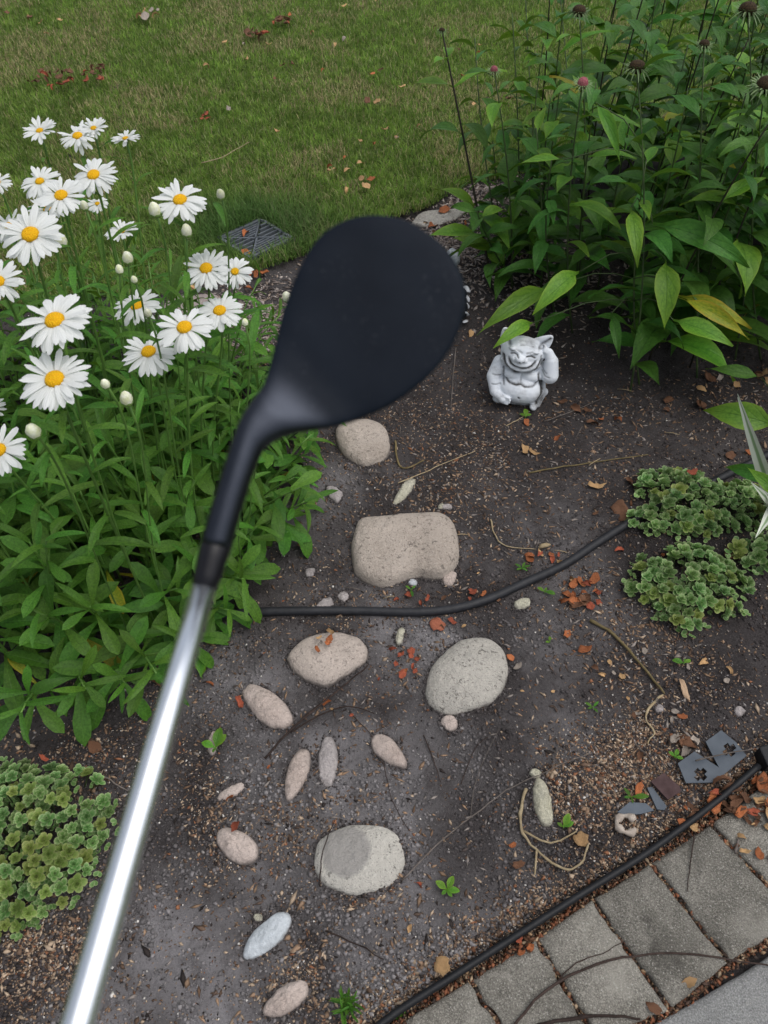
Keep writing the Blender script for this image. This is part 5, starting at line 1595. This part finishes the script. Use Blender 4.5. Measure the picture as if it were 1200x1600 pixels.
twig('fine dark hair root dropping from the lower right rosettes', [(1100, 895), (1094, 950), (1090, 1010), (1095, 1105)], .0009, 'twig_dark', .010)
twig('thin vertical twig right of the club head', [(712, 545), (708, 590), (704, 640)], .0018, 'twig_grey', .006)
twig('curled dry root tip below the olive stalk', [(1035, 1088), (1012, 1110), (1010, 1130), (1022, 1145), (1012, 1162)], .0026, 'straw', .006, name='root')
twig('thin leaning twig across the cross cut plates', [(1080, 1195), (1120, 1186), (1172, 1176)], .0018, 'twig_grey', .022)
twig('thin twig lying beside the purple brown chip', [(990, 1160), (1015, 1185), (1035, 1212)], .0014, 'twig_grey', .006)
twig('small forked grey twig left of the silver shaft', [(160, 1215), (175, 1222), (200, 1236)], .0020, 'twig_grey', .006)
twig('dry brown curled stem between largest stone and top stone', [(618, 690), (622, 725), (635, 735), (662, 722)], .0028, 'olive_stem', .006)
twig('thin pale grass straw near the statue foot', [(790, 668), (806, 660), (822, 650)], .0014, 'straw', .006)
twig('dark short twig right of the toe stones', [(662, 1150), (676, 1185), (688, 1222)], .0014, 'twig_dark', .004)
twig('dark twig on the grey soil below the whitish stone', [(510, 1455), (560, 1478), (600, 1500)], .0016, 'twig_dark', .005)
twig('thin pale straw lying on the lawn', [(318, 272), (350, 264), (372, 250), (392, 240)], .0022, 'straw', .045)
twig('dark thin twig right of the soil bed weed', [(720, 1225), (742, 1170), (765, 1150)], .0011, 'twig_dark', .004)
twig('thin twig below the coneflowers', [(850, 660), (900, 640), (945, 620)], .0016, 'twig_grey', .006)
def small_twigs():
    for i in range(40):
        px, py = random.uniform(520, 1160), random.uniform(590, 980)
        if 540 < px < 730 and 800 < py < 925: continue
        a = random.random() * 6.28; L = random.uniform(10, 28)
        p0, p1 = S(px, py, .004), S(px + L * math.cos(a), py + L * .7 * math.sin(a), .005)
        o = add('twig', tube_mesh('twig', local([p0, (p0 + p1) / 2 + Vector((0, 0, .003)), p1], p0), .0011, M[random.choice(['twig_dark', 'twig_grey', 'straw'])], 5), None, Matrix.Translation(p0))
        tag(o, 'short broken twig lying on the soil between the stones and coneflowers', 'twig', 'short broken twigs')
small_twigs()

# ------------------------------------------------------------------ drain grate
def grate():
    c = G(402, 384); c.z = .034
    par = thing('drain_grate', 'grey plastic drain grate with slots sunk in the grass behind the daisies', 'drain grate', c)
    Mx = Matrix.Translation(c) @ Matrix.Rotation(GR_ANG, 4, 'Z')
    h = .100
    def bar(p, q, w, d=.012, name='slat'):
        p, q = Vector((*p, 0)), Vector((*q, 0))
        t_ = (q - p).normalized(); s_ = Vector((-t_.y, t_.x, 0)) * w / 2
        V = [p - s_, p + s_, q + s_, q - s_]
        V = V + [v + Vector((0, 0, -d)) for v in V]
        F = [(3, 2, 1, 0), (4, 5, 6, 7), (0, 1, 5, 4), (1, 2, 6, 5), (2, 3, 7, 6), (3, 0, 4, 7)]
        add(name, mk(name, V, F, M['grate'], False), par, Mx)
    for k in range(4):
        a = k * math.pi / 2
        cs, sn = math.cos(a), math.sin(a)
        r_ = lambda x, y: (x * cs - y * sn, x * sn + y * cs)
        bar(r_(-h, h - .005), r_(h, h - .005), .012 - .0004 * k, .022 + .001 * k, 'frame_bar')
        bar(r_(0, .004), r_(h - .014, h - .010), .006, .013 + .0007 * k, 'diagonal_rib')
        for i in range(1, 8):
            y = .012 + i * .0125
            ww = y - .006
            if k % 2 == 0:
                if ww > .004: bar(r_(-ww, y), r_(ww, y), .005)
            else:
                x = -.09 + (i - .5) * .0225
                if abs(x) + .008 < h - .012: bar(r_(x, abs(x) + .008), r_(x, h - .012), .005)
    V = [(-h, -h, -.05), (h, -h, -.05), (h, h, -.05), (-h, h, -.05)]
    V = [(x, y, -.026) for x, y, z in V]
    add('basin', mk('basin', V, [(0, 1, 2, 3)], M['black_hole'], False), par, Mx)
grate()

# ------------------------------------------------------------------ statue
def statue():
    parts = []
    def E(c, r, rot=(0, 0, 0)):
        parts.append((Vector(c), Vector(r), rot))
    def cap(a, b, r0, r1, n=7):
        a, b = Vector(a), Vector(b)
        for i in range(n):
            f = i / (n - 1)
            r = r0 + (r1 - r0) * f
            E(a.lerp(b, f), (r, r, r))
    # x right for the viewer, -y towards the viewer, z up
    E((.002, .012, .060), (.090, .066, .060))            # seat
    E((.004, -.018, .056), (.084, .062, .052))           # belly bulge
    E((-.002, .016, .112), (.080, .052, .046))           # chest
    E((-.032, -.014, .112), (.040, .034, .025)); E((.030, -.014, .112), (.040, .034, .025))   # pecs
    E((-.014, -.006, .186), (.074, .056, .056))          # head
    E((-.014, -.016, .160), (.070, .054, .037))          # jaw
    E((-.046, -.036, .170), (.026, .022, .019)); E((.020, -.036, .170), (.026, .022, .019))   # cheeks
    E((-.022, -.064, .186), (.018, .020, .015)); E((-.037, -.058, .180), (.012, .012, .010)); E((-.007, -.058, .180), (.012, .012, .010))  # nose
    E((-.040, -.042, .209), (.026, .016, .009), (0, .25, 0)); E((.012, -.042, .208), (.026, .016, .009), (0, -.15, 0))  # brows
    E((-.014, -.054, .146), (.030, .012, .008))          # lower lip
    for sx, tipx, tipz in ((-1, -.088, .258), (1, .068, .256)):   # ears
        b = Vector((-.014 + sx * .048, .004, .212)); tp = Vector((tipx, .000, tipz))
        for i in range(10):
            f = i / 9
            r = .031 * (1 - f) ** .65 + .003
            E(b.lerp(tp, f), (r, .008, r * 1.0))
    cap((-.078, .004, .132), (-.092, -.014, .086), .026, .024)          # hanging arm
    cap((-.092, -.016, .084), (-.078, -.048, .044), .024, .019)
    cap((-.078, -.049, .042), (-.050, -.070, .030), .018, .015)
    for i, (dx, dz) in enumerate(((0, .011), (.004, .004), (.003, -.004), (-.002, -.011))):
        cap((-.050, -.072, .032 + dz), (-.030 + dx, -.080, .030 + dz), .0066, .005, 4)
    cap((.070, .004, .134), (.090, -.022, .124), .027, .029)            # raised arm
    cap((.090, -.024, .126), (.084, -.020, .176), .029, .023)
    cap((.083, -.020, .180), (.068, -.018, .206), .020, .015)
    for i in range(4):
        cap((.074 - i * .007, -.026, .202 + i * .003), (.058 - i * .004, -.022, .222 + i * .003), .0062, .005, 4)
    cap((.066, .010, .036), (.086, -.004, .050), .022, .016); cap((.086, -.004, .050), (.070, -.040, .014), .013, .012)   # legs, feet
    E((.058, -.056, .011), (.013, .022, .010)); E((-.060, -.040, .012), (.022, .026, .012))
    E((0, .014, .006), (.086, .064, .012))               # base
    bm = bmesh.new()
    for c, r, rot in parts:
        m = Matrix.Translation(c) @ Matrix.Rotation(rot[1], 4, 'Y') @ Matrix.Diagonal((r.x, r.y, r.z, 1))
        bmesh.ops.create_icosphere(bm, subdivisions=3, radius=1, matrix=m)
    me = bpy.data.meshes.new('statue_raw'); bm.to_mesh(me); bm.free()
    tmp = bpy.data.objects.new('statue_raw', me); C.objects.link(tmp)
    md = tmp.modifiers.new('r', 'REMESH'); md.mode = 'VOXEL'; md.voxel_size = .0022
    sm_ = tmp.modifiers.new('s', 'SMOOTH'); sm_.iterations = 5; sm_.factor = .5
    dg = bpy.context.evaluated_depsgraph_get()
    me2 = bpy.data.meshes.new_from_object(tmp.evaluated_get(dg))
    bpy.data.objects.remove(tmp)
    n = len(me2.vertices)
    co = np.zeros(n * 3); me2.vertices.foreach_get('co', co); co = co.reshape(-1, 3)
    no = np.zeros(n * 3); me2.vertices.foreach_get('normal', no); no = no.reshape(-1, 3)
    dirt_dark = np.zeros(n)
    front = no[:, 1] < .35
    def groove(pts, w, depth, dw=1.0, back=.3):
        nonlocal co, dirt_dark
        d = dpoly(co[:, 0], co[:, 2], pts, closed=False)
        g = np.exp(-(d / w) ** 2) * front
        co = co - no * (g * depth)[:, None]
        dirt_dark = np.maximum(dirt_dark, g * dw)
    def sel(zlo):  # only where y is near the face front
        return co[:, 1] < zlo
    fr0 = front.copy()
    front = fr0 & sel(-.035)
    groove([(-.058, .176), (-.050, .163), (-.034, .155), (-.014, .152), (.008, .155), (.022, .165), (.030, .178)], .0046, .0085, 1.0)
    front = fr0 & sel(-.025)
    groove([(-.054, .196), (-.044, .200), (-.030, .196)], .0026, .003, .9); groove([(-.002, .196), (.012, .199), (.026, .193)], .0026, .003, .9)
    groove([(-.054, .204), (-.040, .214), (-.020, .206)], .003, .002, .5); groove([(-.004, .206), (.012, .213), (.030, .204)], .003, .002, .5)
    groove([(-.030, .226), (-.010, .230), (.014, .226)], .003, .002, .45); groove([(-.034, .236), (-.010, .240), (.016, .236)], .003, .002, .4)
    for nx_ in (-.024, -.011): groove([(nx_, .178), (nx_ + .001, .177)], .0028, .004, 1.0)
    groove([(-.078, .178), (-.070, .156), (-.050, .137), (-.026, .128), (-.004, .128), (.022, .134), (.042, .152), (.050, .176)], .0055, .006, 1.0)  # jaw line, darkened to paint in the neck shadow beneath the chin
    front = fr0
    groove([(-.060, .098), (-.040, .090), (-.016, .089), (-.002, .094), (.014, .088), (.040, .090), (.056, .100)], .0035, .0035, .75)
    groove([(-.002, .132), (-.003, .110), (-.002, .094)], .003, .002, .4)
    groove([(-.066, .128), (-.062, .100), (-.056, .078)], .003, .003, .7)
    groove([(-.098, .100), (-.070, .098)], .0025, .002, .5); groove([(-.095, .070), (-.066, .074)], .0025, .002, .5)
    groove([(.052, .128), (.058, .105), (.066, .092)], .0035, .004, .9); groove([(.072, .092), (.078, .062), (.066, .026)], .006, .006, 1.0)
    groove([(.046, .196), (.050, .176), (.054, .160)], .003, .003, .7)
    groove([(.060, .142), (.072, .130), (.086, .128)], .003, .002, .5); groove([(.058, .150), (.074, .140)], .003, .002, .45)
    groove([(.000, .048), (.003, .044)], .003, .004, .9)
    for sx, tipx, tipz in ((-1, -.092, .266), (1, .076, .262)):
        groove([(-.014 + sx * .052, .222), (tipx * .88 - .002, tipz - .014)], .0065, .007, .7)
    dirt_dark = np.maximum(dirt_dark, .9 * np.clip((.020 - co[:, 2]) / .016, 0, 1))
    dirt_dark = np.maximum(dirt_dark, .75 * np.exp(-(((co[:, 0] - .078) / .022) ** 2 + ((co[:, 2] - .035) / .035) ** 2)))  # darker around the right leg
    dirt_dark = np.maximum(dirt_dark, .55 * np.clip((co[:, 1] - .005) / .03, 0, 1))
    dirt_dark = np.maximum(dirt_dark, .40 * np.exp(-(((co[:, 0] - .005) / .035) ** 2 + ((co[:, 2] - .238) / .016) ** 2)))
    me2.vertices.foreach_set('co', co.ravel().astype(np.float32))
    a = me2.color_attributes.new('tint', 'FLOAT_COLOR', 'POINT')
    c4 = np.ones((n, 4), np.float32); c4[:, :3] = dirt_dark[:, None]
    a.data.foreach_set('color', c4.ravel())
    me2.materials.clear(); me2.materials.append(M['statue'])
    me2.polygons.foreach_set('use_smooth', np.ones(len(me2.polygons), bool))
    me2.update()
    p = S(806, 622, -.004)
    Mx = Matrix.Translation(p) @ Matrix.Rotation(math.radians(-9), 4, 'Z') @ Matrix.Rotation(math.radians(-14), 4, 'X') @ Matrix.Rotation(math.radians(4), 4, 'Y') @ Matrix.Diagonal((.86, .86, .82, 1))
    o = add('garden_statue', me2, None, Mx)
    tag(o, 'white weathered laughing gargoyle statue with pig ears, one hand raised to its ear', 'statue')
    # teeth
    for k, x in enumerate((-.024, -.008)):
        V = [(x - .004, -.052, .150), (x + .004, -.052, .150), (x + .004, -.052, .157), (x - .004, -.052, .157)]
        V += [(a_, b_ + .012, c_) for a_, b_, c_ in V]
        add('tooth', mk('tooth', V, [(0, 1, 2, 3), (7, 6, 5, 4), (0, 4, 5, 1), (3, 2, 6, 7), (1, 5, 6, 2), (0, 3, 7, 4)], M['statue_tooth'], False), o, Mx)
M['statue_tooth'] = matte('statue_tooth', [(.3, (.5, .52, .55)), (.7, (.62, .64, .67))], 60, .75, .2, .0004, rnd=0)
statue()
# half hidden ornament behind the club head
def ornament():
    c = S(716, 490, 0)
    par = thing('garden_ornament', 'small black and white ornament half hidden behind the right edge of the club head', 'ornament', c)
    bm = bmesh.new()
    for (x, y, z, rx, ry, rz) in ((0, 0, .03, .030, .05, .03), (.006, .03, .05, .022, .022, .022), (.004, -.035, .025, .022, .025, .02)):
        bmesh.ops.create_icosphere(bm, subdivisions=3, radius=1, matrix=Matrix.Translation((x, y, z)) @ Matrix.Diagonal((rx, ry, rz, 1)))
    me = bpy.data.meshes.new('body'); bm.to_mesh(me); bm.free(); me.materials.append(M['edging'])
    me.polygons.foreach_set('use_smooth', [True] * len(me.polygons))
    add('body', me, par, Matrix.Translation(c))
    for i, (x, y, z, r) in enumerate(((.026, .045, .060, .014), (.028, .014, .045, .008), (.026, -.014, .036, .008), (.022, -.044, .025, .011), (.018, -.066, .012, .010))):
        bm = bmesh.new(); bmesh.ops.create_icosphere(bm, subdivisions=2, radius=1, matrix=Matrix.Rotation(.7 * i, 4, 'X') @ Matrix.Rotation(.4, 4, 'Z') @ Matrix.Diagonal((r * .8, r * 1.5, r * .35, 1)))
        for v in bm.verts: v.co *= 1 + .35 * mnoise.noise(v.co * 120)
        me = bpy.data.meshes.new('stripe'); bm.to_mesh(me); bm.free(); me.materials.append(M['statue_tooth'])
        me.polygons.foreach_set('use_smooth', [True] * len(me.polygons))
        add('white_patch', me, par, Matrix.Translation(c + Vector((x, y, z))))
ornament()

# ------------------------------------------------------------------ golf club held up in front
def club():
    T0 = .31
    SEC = [  # left px, right px, depth of centre, half thickness, exponent
        ((314, 846), (361, 857), .310, .0066, 2.0), ((330, 792), (376, 803), .311, .0067, 2.0), ((346, 740), (391, 754), .312, .0067, 2.0), ((358, 702), (400, 730), .313, .0067, 2.0),
        ((368, 672), (408, 710), .314, .0067, 2.0), ((379, 648), (420, 696), .315, .0067, 2.1), ((390, 632), (436, 686), .316, .0066, 2.2), ((401, 617), (456, 679), .317, .0064, 2.3), ((410, 606), (480, 674), .3183, .0059, 2.6), ((417, 588), (508, 670), .3197, .0053, 3.0),
        ((425, 562), (534, 664), .3215, .0047, 3.5), ((434, 524), (562, 655), .3235, .0043, 4.5), ((445, 482), (602, 638), .324, .0042, 5), ((459, 443), (642, 612), .3245, .0041, 5), ((478, 403), (680, 578), .325, .004, 5),
        ((500, 372), (708, 538), .3255, .0039, 5), ((524, 353), (722, 502), .326, .0038, 5), ((550, 342), (728, 468), .3262, .0037, 5), ((578, 337), (724, 438), .3265, .0036, 5), ((606, 338), (713, 412), .3268, .0034, 4.5), ((632, 344), (698, 390), .327, .003, 4), ((652, 353), (682, 374), .327, .0024, 3)]
    fw = FWD
    rings = []
    NS = 40
    for (l, r, dp, ht, ex) in SEC:
        Lp, Rp = D(*l, dp), D(*r, dp)
        c = (Lp + Rp) / 2; hw = (Rp - Lp).length / 2
        ax = (Rp - Lp).normalized()
        nm = (CAM - c).normalized(); nm = (nm - ax * nm.dot(ax)).normalized()
        ring = []
        for k in range(NS):
            a = 2 * math.pi * k / NS
            ca, sa = math.cos(a), math.sin(a)
            x = math.copysign(abs(ca) ** (2 / ex), ca) * hw
            y = math.copysign(abs(sa) ** (2 / ex), sa) * ht
            ring.append(c + ax * x + nm * y)
        rings.append(ring)
    # refine along the length with a Catmull-Rom pass
    def refine(rg, k=4):
        out = []
        for i in range(len(rg) - 1):
            r0, r1, r2, r3 = rg[max(i - 1, 0)], rg[i], rg[i + 1], rg[min(i + 2, len(rg) - 1)]
            for j in range(k):
                t_ = j / k
                out.append([.5 * ((2 * b) + (c - a) * t_ + (2 * a - 5 * b + 4 * c - d) * t_ ** 2 + (3 * b - a - 3 * c + d) * t_ ** 3) for a, b, c, d in zip(r0, r1, r2, r3)])
        out.append(rg[-1])
        return out
    R = refine(rings)
    org = rings[3][0]
    par = thing('golf_club', 'black golf wedge with a silver steel shaft held up in front of the garden bed', 'golf club', D(320, 914, .31))
    def loft(name, rs, mat, cap_end, i0):
        V = [v - org for r in rs for v in r]; F = []
        for i in range(len(rs) - 1):
            for k in range(NS):
                F.append((i * NS + k, i * NS + (k + 1) % NS, (i + 1) * NS + (k + 1) % NS, (i + 1) * NS + k))
        if not cap_end: F.append(tuple(reversed(range(NS))))
        if cap_end: F.append(tuple(range((len(rs) - 1) * NS, len(rs) * NS)))
        me = mk(name, V, F, mat)
        at = me.color_attributes.new('tint', 'FLOAT_COLOR', 'POINT')
        for i in range(len(rs)):
            for k in range(NS):
                u = (rs[i][k] - rs[i][0]).length / max((rs[i][NS // 2] - rs[i][0]).length, 1e-6)
                q = min(max((i0 + i - 31.5 - 1.2 * math.sin(u * 3.0)) / 9.0, 0), 1); q = q * q * (3 - 2 * q)
                at.data[i * NS + k].color = (q, q, q, 1)
        add(name, me, par, Matrix.Translation(org))
    ks = 12
    loft('hosel', R[:ks + 1], M['club'], False, 0)
    loft('club_head', R[ks:], M['club'], True, ks)
    # ferrule
    a, b = (D(314, 846, .310) + D(361, 857, .310)) / 2, (D(300, 912, .3065) + D(340, 917, .3065)) / 2
    dirv = (b - a).normalized()
    fp = [a - dirv * .0005, a + dirv * .0004, a.lerp(b, .35), a.lerp(b, .75), b, b + dirv * .0006]
    add('ferrule', tube_mesh('ferrule', local(fp, a), [.0060, .0064, .0061, .0057, .0053, .0048], M['ferrule'], 32), par, Matrix.Translation(a))
    # shaft with steps
    p0 = b; p1 = D(118, 1612, .238)
    d = (p1 - p0).normalized(); Ls = (p1 - p0).length
    r_ = .0049
    pts, rad = [p0 - d * .004], [r_]
    s_ = 0.0
    steps = [Ls * .40, Ls * .745, Ls * 1.1, Ls * 1.45, Ls * 1.8, Ls * 2.1]
    for st in steps:
        pts += [p0 + d * (st - .0006), p0 + d * (st + .0006)]; rad += [r_, r_ + .00022]; r_ += .00022
    end = p0 + d * .56
    pts.append(end); rad.append(r_)
    add('shaft', tube_mesh('shaft', local(pts, p0), rad, M['chrome'], 40), par, Matrix.Translation(p0))
    ge = end + d * .26
    gp = [end - d * .002, end + d * .01, end.lerp(ge, .5), ge - d * .01, ge]
    add('grip', tube_mesh('grip', local(gp, end), [.0095, .0105, .012, .0135, .012], M['grip'], 24), par, Matrix.Translation(end))
club()
